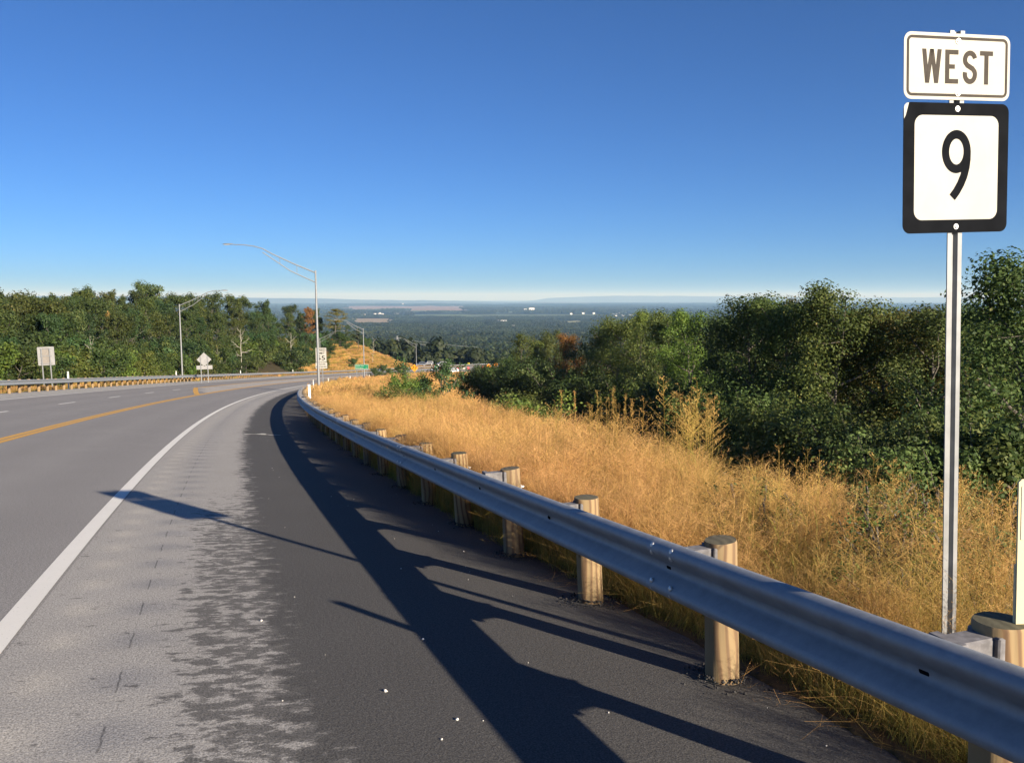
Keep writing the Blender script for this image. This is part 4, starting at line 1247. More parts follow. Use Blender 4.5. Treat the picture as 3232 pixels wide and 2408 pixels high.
# crumbled asphalt heaped round the near posts, and pebbles on the shoulder
def crumbs(name, pts, m, **kw):
    V = []; Fc = []
    r = random.Random(5)
    for (p, sz) in pts:
        b = len(V)
        q = [Vector((r.uniform(-1, 1), r.uniform(-1, 1), r.uniform(-0.7, 0.9))).normalized() for _ in range(3)]
        for a in ((1, 0, 0), (-1, 0, 0), (0, 1, 0), (0, -1, 0), (0, 0, 0.8), (0, 0, -0.8)):
            vv = Vector(a) * sz * r.uniform(0.7, 1.25)
            vv.rotate(Euler((r.uniform(0, 0.7), r.uniform(0, 0.7), p[0] * 90 % 6.28)))
            V.append(tuple(Vector(p) + vv))
        Fc += [(b, b + 2, b + 4), (b + 2, b + 1, b + 4), (b + 1, b + 3, b + 4), (b + 3, b, b + 4), (b + 2, b, b + 5), (b + 1, b + 2, b + 5), (b + 3, b + 1, b + 5), (b, b + 3, b + 5)]
    return link(name, new_mesh(name, V, np.array(Fc), m), **kw)
pts = []
for i in range(-2, 16):
    for k in range(150 if i < 8 else 60):
        a = random.uniform(0, 6.28); rr = 0.10 + abs(random.gauss(0, 0.075))
        P = RP(1.905 * i + rr * math.sin(a) * 1.15, -0.33 + rr * math.cos(a), 0.035 * max(0, 1 - (rr - 0.1) / 0.16))
        pts.append((P, random.uniform(0.005, 0.014)))
crumbs("asphalt_crumbs", pts, simple("crumbled_asphalt", (0.045, 0.043, 0.042), 0.9, 0, 0.6, 60), kind="stuff", label="dark crumbled asphalt heaped around the near posts", cat="gravel")
pts = [(RP(random.uniform(-2, 14) if random.random() < 0.8 else random.uniform(14, 30), random.uniform(-0.5, 2.4), 0.003), random.choice([0.004, 0.005, 0.006, 0.008])) for _ in range(60)]
pts += [(RP(0.3, 1.62, 0.004), 0.016), (RP(1.9, 2.2, 0.004), 0.013), (RP(1.2, 1.2, 0.004), 0.012), (RP(-0.2, 1.35, 0.004), 0.012), (RP(3.4, 0.9, 0.004), 0.012)]
crumbs("pebbles", pts, simple("white_pebbles", (0.62, 0.60, 0.56), 0.8, 0, 0.2, 30), kind="stuff", label="small white pebbles scattered on the dark shoulder", cat="gravel")
# splashed white paint on the shoulder
V = []; Fc = []
for (s0, d0, ls, ld) in ((22.75, 1.98, 0.10, 0.20), (22.8, 1.62, 0.26, 0.15), (22.5, 1.30, 0.09, 0.19), (22.72, 1.72, 0.06, 0.3)):
    b = len(V)
    for k in range(16):
        a = 2 * math.pi * k / 16; w = 1 + 0.25 * math.sin(3 * a + d0 * 9)
        V.append(tuple(RP(s0 + ls * w * math.sin(a), d0 + ld * w * math.cos(a), 0.004 + 0.0015 * (len(V) // 16))))
    Fc.append(tuple(range(b, b + 16))[::-1])
link("paint_mark", new_mesh("paint_mark", V, Fc, paint_mat("splashed_paint", (0.66, 0.64, 0.56)), uv=[(v[0], v[1]) for v in V]), road)

# ================================================================== SIGNS
M_PLATE = simple("white_sign_sheeting", (0.45, 0.44, 0.385), 0.5, 0, 0.05, 5, 0.15)
M_BLACK = simple("black_sign_film", (0.010, 0.011, 0.013), 0.7, 0, 0.2, 8, 0.0)
M_GREYINK = simple("faded_grey_ink", (0.072, 0.064, 0.055), 0.7, 0, 0.12, 20, 0.0)
M_SIGNGREEN = simple("green_sign_sheeting", (0.0, 0.19, 0.085), 0.45, 0, 0.06, 3)
M_SIGNORANGE = simple("orange_sign_sheeting", (0.86, 0.30, 0.015), 0.45, 0, 0.05, 3)
M_SIGNYELLOW = simple("yellow_sign_sheeting", (0.80, 0.66, 0.03), 0.45, 0, 0.05, 3)
M_SIGNBLUE = simple("blue_grey_sign", (0.16, 0.19, 0.30), 0.5, 0, 0.1, 3)
M_SIGNRED = simple("red_sign_sheeting", (0.62, 0.05, 0.09), 0.45, 0, 0.05, 3)
M_ALU = simple("bare_aluminium_back", (0.36, 0.36, 0.35), 0.5, 0.45, 0.12, 2.5)
M_IVORY = simple("ivory_plastic", (0.62, 0.55, 0.34), 0.6, 0, 0.05, 4, 0.2)
M_WHITEPL = simple("white_plastic", (0.84, 0.83, 0.78), 0.5, 0, 0.05, 4)

def plate(w, h, r, thick, cz=0.0, cx=0.0, y=0.0):
    b = MB(); b.prism(round_rect(w, h, r, 6, cx, cz), y, y + thick); return b
def ring(w, h, r, wid, y, cz=0.0):
    o = round_rect(w, h, r, 6, 0, cz); i = round_rect(w - 2 * wid, h - 2 * wid, max(r - wid, 0.002), 6, 0, cz); n = len(o)
    b = MB(); V = [(x, y, z) for x, z in o] + [(x, y, z) for x, z in i]
    b.add(V, [(k, (k + 1) % n, n + (k + 1) % n, n + k) for k in range(n)]); return b
def flat(polys, y):
    b = MB()
    for V, Fc in polys:
        b.add([(p[0], y, p[1]) for p in V], Fc)
    return b
def arcp(cx, cz, rx, rz, a0, a1, n=14):
    return [(cx + rx * math.cos(math.radians(a0 + (a1 - a0) * k / n)), cz + rz * math.sin(math.radians(a0 + (a1 - a0) * k / n))) for k in range(n + 1)]
def u_post(z0, z1, w=0.084, dp=0.020, name="post", parent=None):
    """hat-section channel post, open towards -y"""
    t = 0.006; fl = 0.024
    prof = [(-w / 2, 0), (-w / 2 + fl, 0), (-w / 2 + fl + 0.008, dp), (w / 2 - fl - 0.008, dp), (w / 2 - fl, 0), (w / 2, 0), (w / 2, t), (w / 2 - fl + 0.004, t), (w / 2 - fl - 0.004, dp + t), (-w / 2 + fl + 0.004, dp + t), (-w / 2 + fl - 0.004, t), (-w / 2, t)]
    b = MB(); n = len(prof)
    V = [(x, y, z0) for x, y in prof] + [(x, y, z1) for x, y in prof]
    Fc = [(k, (k + 1) % n, n + (k + 1) % n, n + k) for k in range(n)]
    Fc += [(n, n + 1, n + 10, n + 11), (n + 1, n + 2, n + 9, n + 10), (n + 2, n + 3, n + 8, n + 9), (n + 3, n + 4, n + 7, n + 8), (n + 4, n + 5, n + 6, n + 7)]
    b.add(V, Fc)
    return b.build(name, M_POLE, parent)
def text_part(txt, size, mat_, parent, loc, wid=None, name="lettering"):
    cu = bpy.data.curves.new("lettering", 'FONT'); cu.body = txt; cu.size = size; cu.align_x = 'CENTER'; cu.align_y = 'CENTER'; cu.extrude = 0.0; cu.offset = size * 0.012
    to = bpy.data.objects.new("lettering_source", cu); COL.objects.link(to)
    bpy.context.view_layer.update()
    me = bpy.data.meshes.new_from_object(to.evaluated_get(bpy.context.evaluated_depsgraph_get()))
    bpy.data.objects.remove(to)
    me.materials.clear(); me.materials.append(mat_)
    if wid is not None:
        xs = [v.co.x for v in me.vertices]; k = wid / (max(xs) - min(xs))
        for v in me.vertices: v.co.x *= k
    return link(name, me, parent, loc, (math.pi / 2, 0, 0))

# --- the route marker beside the near guardrail
Yp = 4.28
zc9 = zrow(363, Yp); zcW = zrow(141, Yp - 0.02)
bx, by = 2.245, 4.33
bz = T1(bx, by)
rt = thing("route_sign", (bx, by, bz), "white WEST plate over black-bordered number 9 plate on a metal channel post", "road sign", (0, -0.040, math.radians(16.0)))
h9 = zc9 - bz; hW = zcW - bz
IN = 0.0254
u_post(-0.4, hW + 0.168, parent=rt)
w9 = plate(0.610, 0.610, 0.04, 0.002, h9, 0, -0.004).build("route_plate", M_BLACK, rt)
flat([([(x, z) for x, z in round_rect(24 * IN - 4.85 * IN, 24 * IN - 4.7 * IN, 0.045, 7, 0, h9 + 0.002)], [tuple(range(32))])], -0.0052).build("white_panel", M_PLATE, w9)
ox, oz = -0.003, h9
gl = []
wd = 1.62 * IN
# bowl of the 9
cxn, czn, rxn, rzn = ox, oz + 0.078, 0.063, 0.078
O = arcp(cxn, czn, rxn + wd / 2, rzn + wd / 2 + 0.003, 0, 360, 40)[:-1]; I = arcp(cxn, czn, rxn - wd / 2, rzn - wd / 2 + 0.003, 0, 360, 40)[:-1]
gl.append((O + I, [(k, (k + 1) % 40, 40 + (k + 1) % 40, 40 + k) for k in range(40)]))
tail = [(cxn + rxn, czn + 0.005), (cxn + rxn - 0.0005, czn - 0.035), (cxn + rxn - 0.006, czn - 0.075), (cxn + rxn - 0.018, czn - 0.115), (cxn + rxn - 0.036, czn - 0.152), (cxn + rxn - 0.060, czn - 0.188), (cxn + rxn - 0.084, czn - 0.215)]
b = flat(gl, -0.0064)
V, Fc = ribbon_poly(tail, wd); b.add([(p[0], -0.0068, p[1]) for p in V], Fc)
b.build("numeral", M_BLACK, w9)
# corner where the black film has come off
b = flat([([(-0.303, h9 + 0.228), (-0.2935, h9 + 0.245), (-0.276, h9 + 0.3025), (-0.290, h9 + 0.300), (-0.300, h9 + 0.291), (-0.3035, h9 + 0.278)], [(0, 1, 2, 3, 4, 5)])], -0.0052)
b.build("bare_corner", M_PLATE, w9)
wW = plate(0.610, 0.305, 0.04, 0.002, hW, 0, -0.004).build("direction_plate", M_PLATE, rt)
ring(0.610 - 0.030, 0.305 - 0.030, 0.028, 0.0125, -0.0052, hW).build("border", M_GREYINK, wW)
def LX(f): return -0.305 + 0.610 * f
lh = 0.155; z0 = hW - lh / 2; st = 0.0235
L = []
def boxp(x0, x1, a, b_): return ([(x0, a), (x1, a), (x1, b_), (x0, b_)], [(0, 1, 2, 3)])
xw0, xw1 = LX(.165), LX(.345); ww = xw1 - xw0
def bar(p, q, w0): return ([(p[0] - w0 / 2, p[1]), (p[0] + w0 / 2, p[1]), (q[0] + w0 / 2, q[1]), (q[0] - w0 / 2, q[1])], [(0, 1, 2, 3)])
sw = 0.0225
L1 = [bar((xw0 + sw / 2, z0 + lh), (xw0 + ww * .27, z0), sw), bar((xw0 + ww * .73, z0), (xw1 - sw / 2, z0 + lh), sw)]
L2 = [bar((xw0 + ww * .27, z0), (xw0 + ww * .5, z0 + lh), sw * .9), bar((xw0 + ww * .5, z0 + lh), (xw0 + ww * .73, z0), sw * .9)]
e0, e1 = LX(.380), LX(.503)
L1 += [boxp(e0, e0 + st, z0, z0 + lh), boxp(e0 + st, e1, z0 + lh - st * .9, z0 + lh), boxp(e0 + st, e1 - .02, z0 + lh / 2 - st * .40, z0 + lh / 2 + st * .45), boxp(e0 + st, e1, z0, z0 + st * .9)]
s0, s1 = LX(.547), LX(.682); sr_ = (s1 - s0) / 2 - st / 2; scx = (s0 + s1) / 2
rz1 = (lh - st) / 4
Spath = arcp(scx, z0 + lh - st / 2 - rz1 * 0.98, sr_, rz1 * 0.98, 15, 200, 14) + [(scx - sr_ * 0.55, z0 + lh / 2 + rz1 * 0.28), (scx + sr_ * 0.5, z0 + lh / 2 - rz1 * 0.18)] + arcp(scx, z0 + st / 2 + rz1 * 1.02, sr_, rz1 * 1.02, 22, -195, 16)
t0, t1 = LX(.709), LX(.833)
L1 += [boxp(t0, t1, z0 + lh - st * .9, z0 + lh), boxp((t0 + t1) / 2 - st / 2, (t0 + t1) / 2 + st / 2, z0, z0 + lh - st * .9)]
b = flat(L1, -0.0052)
for V, Fc in L2: b.add([(p[0], -0.0056, p[1]) for p in V], Fc)
V, Fc = ribbon_poly(Spath, st); b.add([(p[0], -0.0054, p[1]) for p in V], Fc)
b.build("lettering", M_GREYINK, wW)
for nm, zz in (("bolt", hW + 0.118), ("bolt", hW - 0.122), ("bolt", h9 + 0.278), ("bolt", h9 - 0.276)):
    b = MB(); b.tube([(0, -0.004, zz), (0, -0.0075, zz)], 0.0135, 14); b.tube([(0, -0.0075, zz), (0, -0.013, zz)], 0.0085, 6); b.build(nm, M_BOLT, rt, True)

# --- flexible delineator posts
def delineator(P, h, label, th=0.0, w=0.095, lean=-0.03, m=None, band=False, group="white delineator posts"):
    t = thing("delineator_post", P, label, "delineator", (0, lean, th), group)
    b = MB(); b.prism([(-w / 2, -0.3), (w / 2, -0.3), (w / 2, h - 0.01), (w / 2 - 0.012, h), (-w / 2 + 0.012, h), (-w / 2, h - 0.01)], -0.004, 0.004)
    for sx in (-1, 1): b.box((sx * (w / 2 - 0.004), 0.008, h / 2 - 0.16), (0.008, 0.014, h - 0.32))
    b.build("blade", m or M_WHITEPL, t)
    if band:
        plate(w * 0.8, 0.20, 0.004, 0.0015, h - 0.125, 0, -0.0062).build("reflector", M_PLATE, t)
        b = MB()
        for zz in (0.52, 0.60): b.tube([(-w * 0.2, -0.004, zz), (-w * 0.2, -0.010, zz)], 0.012, 10)
        b.build("bolt", M_BOLT, t)
    else:
        plate(w * 0.8, 0.16, 0.004, 0.0015, h - 0.12, 0, -0.0062).build("reflector", M_PLATE, t)
    return t
zt = zrow(1035, 3.16)
Pd = Vector((1.945, 3.16, 0)); Pd.z = float(zs(-1.9)) - 0.03
delineator(Pd, zt - Pd.z, "cream plastic delineator post by the guardrail at the right edge of the picture", 0.1, 0.10, -0.035, M_IVORY, True, None)
for (s, d, hh, lab) in [(37.5, -0.45, 1.42, "white delineator behind the bend of the near guardrail, nearer of the pair"), (78, -0.5, 1.35, "white delineator behind the bend of the near guardrail, farther of the pair"),
                    (108, -0.5, 1.3, "white delineator just right of the speed limit sign's posts"), (148, -0.5, 1.3, "white delineator between the speed limit sign and the green sign"), (186, -0.4, 1.3, "white delineator at the foot of the lamp by the green sign"), (262, -0.5, 1.3, "white delineator far down the road left of the orange diamond sign")]:
    delineator(RP(s, d), hh, lab, float(heading(s)), 0.11)
for (px, lab) in [(145, "white delineator right of the large sign back on the far side"), (379, "white delineator left of the left lamp post"), (519, "white delineator below the tall dead tree"), (633, "white delineator left of the near lamp post, behind the far guardrail"), (64 + 871, "white delineator far behind the guardrail's end")]:
    # column to station along the far rail
    s_ = np.arange(40, 330, 0.5); x, y, _ = rp(s_, 17.8); pxs = 1108.5 + 1900 * x / y
    s = float(s_[np.argmin(np.abs(pxs - px))])
    if px > 800: continue
    delineator(RP(s, 17.85), 1.35, lab, float(heading(s)), 0.12, 0)

# --- sign backs on the far side
def sign_legs(t, xs, h, w=0.06):
    for x in xs:
        b = MB(); b.box((x, 0.03, h / 2 - 0.2), (w, 0.045, h + 0.4)); b.build("leg", M_POLE, t)
P = at(105, 66); zt_, zb_ = zrow(751, 66) - P.z, zrow(791, 66) - P.z
t = thing("sign_back", P, "bare metal back of a tall rectangular sign on two legs, at far left", "road sign", (0, -0.03, 0.25))
plate(1.16, zt_ - zb_, 0.05, 0.004, (zt_ + zb_) / 2).build("panel", M_ALU, t)
plate(0.52, (zt_ - zb_) * 0.9, 0.01, 0.003, (zt_ + zb_) / 2, 0, -0.004).build("backing_plate", simple("brownish_aluminium", (0.27, 0.245, 0.215), 0.6, 0.3), t)
for f in (0.1, 0.5, 0.9):
    b = MB(); b.box((0, -0.022, zb_ + (zt_ - zb_) * f), (0.80, 0.03, 0.045)); b.build("stringer", M_POLE, t)
for x in (-0.28, 0.28):
    b = MB(); b.box((x, -0.062, zt_ * 0.48 - 0.2), (0.075, 0.048, zt_ * 0.96 + 0.4)); b.build("leg", M_POLE, t)
P = at(444.5, 112); zc_ = zrow(778.5, 112) - P.z
t = thing("sign_back", P, "bare metal back of a diamond sign with a plate below, on two legs", "road sign", (0, -0.02, 0.2))
b = MB(); k_ = 0.90; b.prism([(k_, zc_), (0, zc_ + k_), (-k_, zc_), (0, zc_ - k_)], 0, 0.005); b.build("panel", M_ALU, t)
zp_ = zrow(795.5, 112) - P.z
plate(1.95, 0.50, 0.03, 0.004, zp_).build("lower_plate", M_ALU, t)
for x in (-0.42, 0.42):
    b = MB(); b.box((x, -0.03, (zc_ + 0.45) / 2 - 0.2), (0.10, 0.055, zc_ + 0.45 + 0.4)); b.build("leg", M_POLE, t)

# --- speed limit sign
P = at(697.5, 86); zt_, zb_ = zrow(753, 86) - P.z, zrow(784, 86) - P.z
t = thing("speed_limit_sign", P, "white SPEED LIMIT 55 sign over a RADAR ENFORCED plate beside the near lamp post", "road sign", (0, -0.015, 0.0))
hh = zt_ - zb_; ww = hh * 0.76; cz_ = (zt_ + zb_) / 2
pl = plate(ww, hh, 0.05, 0.004, cz_).build("speed_plate", M_PLATE, t)
ring(ww - 0.05, hh - 0.05, 0.04, 0.02, -0.003, cz_).build("border", M_BLACK, pl)
text_part("SPEED", 0.30, M_BLACK, pl, (0, -0.006, cz_ + hh * 0.33), ww * 0.80)
text_part("LIMIT", 0.30, M_BLACK, pl, (0, -0.006, cz_ + hh * 0.11), ww * 0.68)
text_part("55", 0.62, M_BLACK, pl, (0, -0.006, cz_ - hh * 0.23), ww * 0.72)
zt2, zb2 = zb_ - 0.04, zrow(798, 86) - P.z
pl = plate(ww * 1.06, zt2 - zb2, 0.04, 0.004, (zt2 + zb2) / 2).build("lower_plate", M_PLATE, t)
text_part("RADAR", 0.2, M_BLACK, pl, (0, -0.006, zb2 + (zt2 - zb2) * 0.70), ww * 0.78)
text_part("ENFORCED", 0.2, M_BLACK, pl, (0, -0.006, zb2 + (zt2 - zb2) * 0.27), ww * 0.94)
for x in (-0.30, 0.10):
    b = MB(); b.box((x, 0.035, zt_ / 2 - 0.2), (0.09, 0.05, zt_ + 0.4)); b.build("leg", M_POLE, t)

# --- green distance sign
Yg = 172
P = at(783.5, Yg); zt_, zb_ = zrow(789, Yg) - P.z, zrow(799.5, Yg) - P.z
t = thing("distance_sign", P, "green two-line place name and distance sign on three legs in front of a lamp post", "road sign")
ww = 29.5 / 1900 * Yg
pl = plate(ww, zt_ - zb_, 0.09, 0.006, (zt_ + zb_) / 2).build("panel", M_SIGNGREEN, t)
ring(ww - 0.02, zt_ - zb_ - 0.02, 0.08, 0.055, -0.004, (zt_ + zb_) / 2).build("border", M_PLATE, pl)
text_part("Charles Town", 0.30, M_PLATE, pl, (-0.36, -0.008, zb_ + (zt_ - zb_) * 0.70), ww * 0.62)
text_part("7", 0.30, M_PLATE, pl, (ww * 0.37, -0.008, zb_ + (zt_ - zb_) * 0.70))
text_part("Martinsburg", 0.30, M_PLATE, pl, (-0.44, -0.008, zb_ + (zt_ - zb_) * 0.30), ww * 0.56)
text_part("21", 0.30, M_PLATE, pl, (ww * 0.36, -0.008, zb_ + (zt_ - zb_) * 0.30))
for x in (-0.95, 0.08, 1.0):
    b = MB(); b.box((x, 0.05, zt_ / 2 - 0.2), (0.10, 0.08, zt_ + 0.2)); b.build("leg", M_POLE, t)

# --- small signs far down the road
def diamond_sign(px, Y, row, half, m, label, arrows=1):
    P = at(px, Y); zc = zrow(row, Y) - P.z
    t = thing("warning_sign", P, label, "road sign")
    b = MB(); b.prism([(half, zc), (0, zc + half), (-half, zc), (0, zc - half)], 0, 0.02); pl = b.build("panel", m, t)
    b = MB()
    for k in range(arrows):
        ox = (k - (arrows - 1) / 2) * half * 0.62
        pth = [(ox - half * 0.12, zc - half * 0.42), (ox - half * 0.12, zc - half * 0.1), (ox + half * 0.12, zc + half * 0.1), (ox + half * 0.12, zc + half * 0.32)]
        V, Fc = ribbon_poly(pth, half * 0.16); b.add([(p[0], -0.012, p[1]) for p in V], Fc)
        b.add([(ox - half * 0.10, -0.014, zc + half * 0.28), (ox + half * 0.34, -0.014, zc + half * 0.28), (ox + half * 0.12, -0.014, zc + half * 0.55)], [(0, 1, 2)])
    b.build("arrow", M_BLACK, pl)
    b = MB(); b.box((0, 0.06, (zc + half * 0.4) / 2 - 0.2), (0.09, 0.06, zc + half * 0.4 + 0.4)); b.build("leg", M_POLE, t)
    return t
diamond_sign(897.5, 292, 797, 1.28, M_SIGNORANGE, "large orange diamond sign with two bent arrows beside the farthest lamp post", 2)
diamond_sign(1058, 345, 793, 1.0, M_SIGNORANGE, "orange diamond sign at the right end of the far curve, left one")
diamond_sign(1073, 352, 789.5, 1.0, M_SIGNORANGE, "orange diamond sign at the right end of the far curve, right one")
def panel_sign(name, px, Y, row, w, h, m, label, legs=1, mark=None):
    P = at(px, Y); zc = zrow(row, Y) - P.z
    t = thing(name, P, label, "road sign")
    pl = plate(w, h, min(w, h) * 0.08, 0.02, zc).build("panel", m, t)
    if mark == 'chevron':
        V, Fc = ribbon_poly([(-w * 0.2, zc + h * 0.36), (w * 0.22, zc), (-w * 0.2, zc - h * 0.36)], w * 0.3); b = MB(); b.add([(p[0], -0.012, p[1]) for p in V], Fc); b.build("chevron", M_BLACK, pl)
    elif mark == 'bar':
        b = MB(); b.box((0, -0.012, zc), (w * 0.6, 0.01, h * 0.2)); b.build("bar", M_PLATE, pl)
    for k in range(legs):
        x = 0 if legs == 1 else (k - 0.5) * w * 0.55
        b = MB(); b.box((x, 0.05, zc / 2 - 0.2), (0.10, 0.06, max(0.3, zc) + 0.4)); b.build("leg", M_POLE, t)
    return t
panel_sign("blue_sign", 823, 285, 801.5, 1.9, 0.75, M_SIGNBLUE, "small blue-grey sign on two legs at the foot of the golden hill", 2)
panel_sign("green_sign", 945.5, 318, 795.5, 1.15, 1.25, M_SIGNGREEN, "small square green sign between the parked white vehicles", 1, 'bar')
panel_sign("info_sign", 1003, 330, 797.5, 1.5, 0.9, M_PLATE, "plain white rectangular sign board right of the white pickup", 2)
for px, lab in ((870, "small yellow sign on the far curve, leftmost of four"), (919, "yellow chevron sign on the far curve, second from left"), (967, "yellow chevron sign on the far curve, third from left"), (1015, "yellow chevron sign on the far curve, rightmost of four")):
    panel_sign("chevron_sign", px, 412, 788.5, 0.95, 1.15, M_SIGNYELLOW, lab, 1, 'chevron')
for px, Y, row, lab in ((953, 335, 799, "small red sign with white bar beside the green square sign"), (991, 345, 798.5, "small red sign with white bar right of the white pickup"), (1014, 350, 797, "small red sign with white bar right of the white sign board"), (1046, 352, 795, "small red sign with white bar below the orange diamonds")):
    panel_sign("barrier_sign", px, Y, row, 0.9, 0.9, M_SIGNRED, lab, 1, 'bar')

# ================================================================== LAMP POSTS
def lamp(P, top_z, arm_dir, arm, rise, label):
    h = top_z - P.z
    t = thing("street_lamp", P, label, "street lamp", (0, 0, 0), "street lamps along the road")
    b = MB(); b.tube([(0.09, 0, -0.3), (0.07, 0, h * 0.33), (0.03, 0, h * 0.7), (0, 0, h)], [0.125, 0.115, 0.095, 0.075], 14); b.build("pole", M_POLE, t, True)
    b = MB(); b.tube([(0.09, 0, 0.0), (0.09, 0, 0.05)], 0.24, 12); b.build("base_flange", M_POLE, t)
    b = MB(); b.tube([(0, 0, h - 0.02), (0, 0, h + 0.07), (0, 0, h + 0.1)], [0.09, 0.08, 0.02], 12); b.build("cap", M_POLE, t)
    a = Vector(arm_dir).normalized()
    def pt(f, z): return a * arm * f + Vector((0, 0, h + z))
    up = [pt(0, -0.12), pt(0.25, rise * 0.33 - 0.12), pt(0.5, rise * 0.70 - 0.12), pt(0.62, rise * 0.86), pt(0.72, rise * 0.95), pt(0.84, rise), pt(0.96, rise * 1.01)]
    lo = [pt(0, -1.0), pt(0.3, rise * 0.33 - 0.72), pt(0.62, rise * 0.80 - 0.18)]
    b = MB(); b.tube(up, [0.06, 0.055, 0.05, 0.045, 0.042, 0.04, 0.038], 8); ub = b.build("arm", M_POLE, t, True)
    b = MB(); b.tube(lo, [0.05, 0.045, 0.04], 8); b.build("arm", M_POLE, t, True)
    for f in (0.22, 0.42):
        b = MB(); b.tube([pt(f, rise * 1.36 * f - 0.14), pt(f, rise * 1.25 * f - 0.93 + f * 0.9)], 0.022, 6); b.build("strut", M_POLE, t)
    # flat cobra-head luminaire
    e = pt(1.02, rise * 1.01); sd = a.cross(Vector((0, 0, 1)))
    M = Matrix((a, sd, Vector((0, 0, 1)))).transposed()
    b = MB(); sec = [(-0.42, 0.06, 0.05), (-0.25, 0.13, 0.08), (0.1, 0.17, 0.085), (0.4, 0.15, 0.06), (0.5, 0.07, 0.03)]
    V = []; Fc = []
    for (x, w, hh) in sec:
        for k in range(10):
            an = 2 * math.pi * k / 10
            V.append(e + M @ Vector((x, w * math.cos(an), hh * math.sin(an) * (1 if math.sin(an) > 0 else 0.5) + 0.02)))
    for i in range(len(sec) - 1):
        for k in range(10): Fc.append((i * 10 + k, i * 10 + (k + 1) % 10, (i + 1) * 10 + (k + 1) % 10, (i + 1) * 10 + k))
    Fc += [tuple(range(10))[::-1], tuple(range(40, 50))]
    b.add(V, Fc); lu = b.build("luminaire", M_POLE, t, True)
    b = MB(); b.box(e + Vector((0, 0, -0.035)) + a * 0.12, (0.5, 0.24, 0.03), 0, M, 0.008); b.build("lens", simple("lamp_lens", (0.55, 0.56, 0.55), 0.3, 0, 0.05), lu)
for (px, Y, row, arm, rise, lab, left) in [
    (688, 80, 588, 7.5, 2.35, "tall galvanised street lamp nearest the camera, beside the speed limit sign", False),
    (788, 186, 712, 5.6, 1.9, "street lamp behind the green distance sign", False),
    (901.5, 303, 746, 6.2, 2.2, "farthest street lamp on the near side, beside the orange diamond sign", False),
    (394, 126, 660, 6.2, 2.0, "street lamp behind the far guardrail in front of the left-hand woods", True),
    (694, 240, 733, 6.4, 2.1, "street lamp partly hidden behind the speed limit sign", True)]:
    P = at(px, Y); s_, d_ = coords(P.x, P.y); th = float(heading(s_[0]))
    v = Vector((-math.cos(th), -math.sin(th), 0)) * (-1 if left else 1)
    if not left: v = Vector((v.x, v.y * 0.4, 0))
    lamp(P, zrow(row, Y), v, arm, rise, lab)

# ================================================================== VEHICLES
M_CARWHITE = simple("white_car_paint", (0.80, 0.80, 0.80), 0.3, 0, 0.03)
M_CARDARK = simple("dark_car_paint", (0.05, 0.06, 0.08), 0.3, 0, 0.1)
M_GLASS = simple("car_glass", (0.02, 0.025, 0.03), 0.12, 0, 0.1)
M_TYRE = simple("tyre_rubber", (0.02, 0.02, 0.02), 0.9)
M_LAMPC = simple("headlight_glass", (0.6, 0.6, 0.6), 0.2)
def car(P, rz, paint, label, pickup=False):
    t = thing("parked_car" if not pickup else "pickup_truck", P, label, "car" if not pickup else "truck", (0, 0, rz), "vehicles on the far curve")
    b = MB()   # lengthwise along y, nose at -y
    for (y0, y1, zt0, zt1) in ((-2.3, -1.1, 0.86, 1.0), (-1.1, 2.25, 1.0, 1.02)):
        b.add([(-.9, y0, .35), (.9, y0, .35), (.9, y1, .35), (-.9, y1, .35), (-.84, y0, zt0), (.84, y0, zt0), (.86, y1, zt1), (-.86, y1, zt1)], [(0, 3, 2, 1), (4, 5, 6, 7), (0, 1, 5, 4), (1, 2, 6, 5), (2, 3, 7, 6), (3, 0, 4, 7)])
    bd = b.build("body", paint, t)
    ye = 0.55 if pickup else 2.1
    b = MB(); b.add([(-.84, -1.0, 1.0), (.84, -1.0, 1.0), (.84, ye + .1, 1.02), (-.84, ye + .1, 1.02), (-.66, -.35, 1.68), (.66, -.35, 1.68), (.66, ye - .15, 1.68), (-.66, ye - .15, 1.68)], [(4, 5, 6, 7), (0, 1, 5, 4), (1, 2, 6, 5), (2, 3, 7, 6), (3, 0, 4, 7)]); b.build("cabin", paint, t)
    b = MB(); b.add([(-.74, -.975, 1.06), (.74, -.975, 1.06), (.60, -.405, 1.62), (-.60, -.405, 1.62)], [(0, 1, 2, 3)]); b.build("windscreen", M_GLASS, t)
    for sx in (-1, 1):
        b = MB(); b.add([(sx * .845, -.75, 1.06), (sx * .845, ye - .1, 1.06), (sx * .685, ye - .3, 1.60), (sx * .685, -.3, 1.60)], [(0, 1, 2, 3) if sx > 0 else (3, 2, 1, 0)]); b.build("side_window", M_GLASS, t)
        b = MB(); b.box((sx * .66, -2.31, .74), (.32, .04, .16), bev=0.01); b.build("headlight", M_LAMPC, t)
        for yy in (-1.45, 1.4):
            b = MB(); b.tube([(sx * .72, yy, .34), (sx * .93, yy, .34)], .34, 16); w_ = b.build("wheel", M_TYRE, t)
            b = MB(); b.tube([(sx * .925, yy, .34), (sx * .94, yy, .34)], .2, 12); b.build("rim", M_BOLT, w_)
for (px, Y, rz, m, lab, pk) in [(935, 322, 0.15, M_CARWHITE, "white sport utility vehicle seen from the front, left of the green square sign", False), (967, 332, -1.2, M_CARWHITE, "white pickup truck right of the green square sign", True), (979, 338, -1.1, M_CARWHITE, "low white car behind the white pickup truck", False), (909, 372, -1.0, M_CARDARK, "dark car on the far curve behind the farthest lamp post", False), (926, 385, -1.1, M_CARDARK, "dark car on the far curve, right of the first dark one", False), (955, 378, -1.2, M_CARDARK, "dark car on the far curve behind the white pickup", False)]:
    X = (px - 1108.5) / 1900 * Y; s_, d_ = coords(X, Y)
    z = float(zs(s_[0]) + E_SUP * d_[0]) if D_R < d_[0] < D_L else T1(X, Y)
    car(Vector((X, Y, z + 0.0)), rz, m, lab, pk)

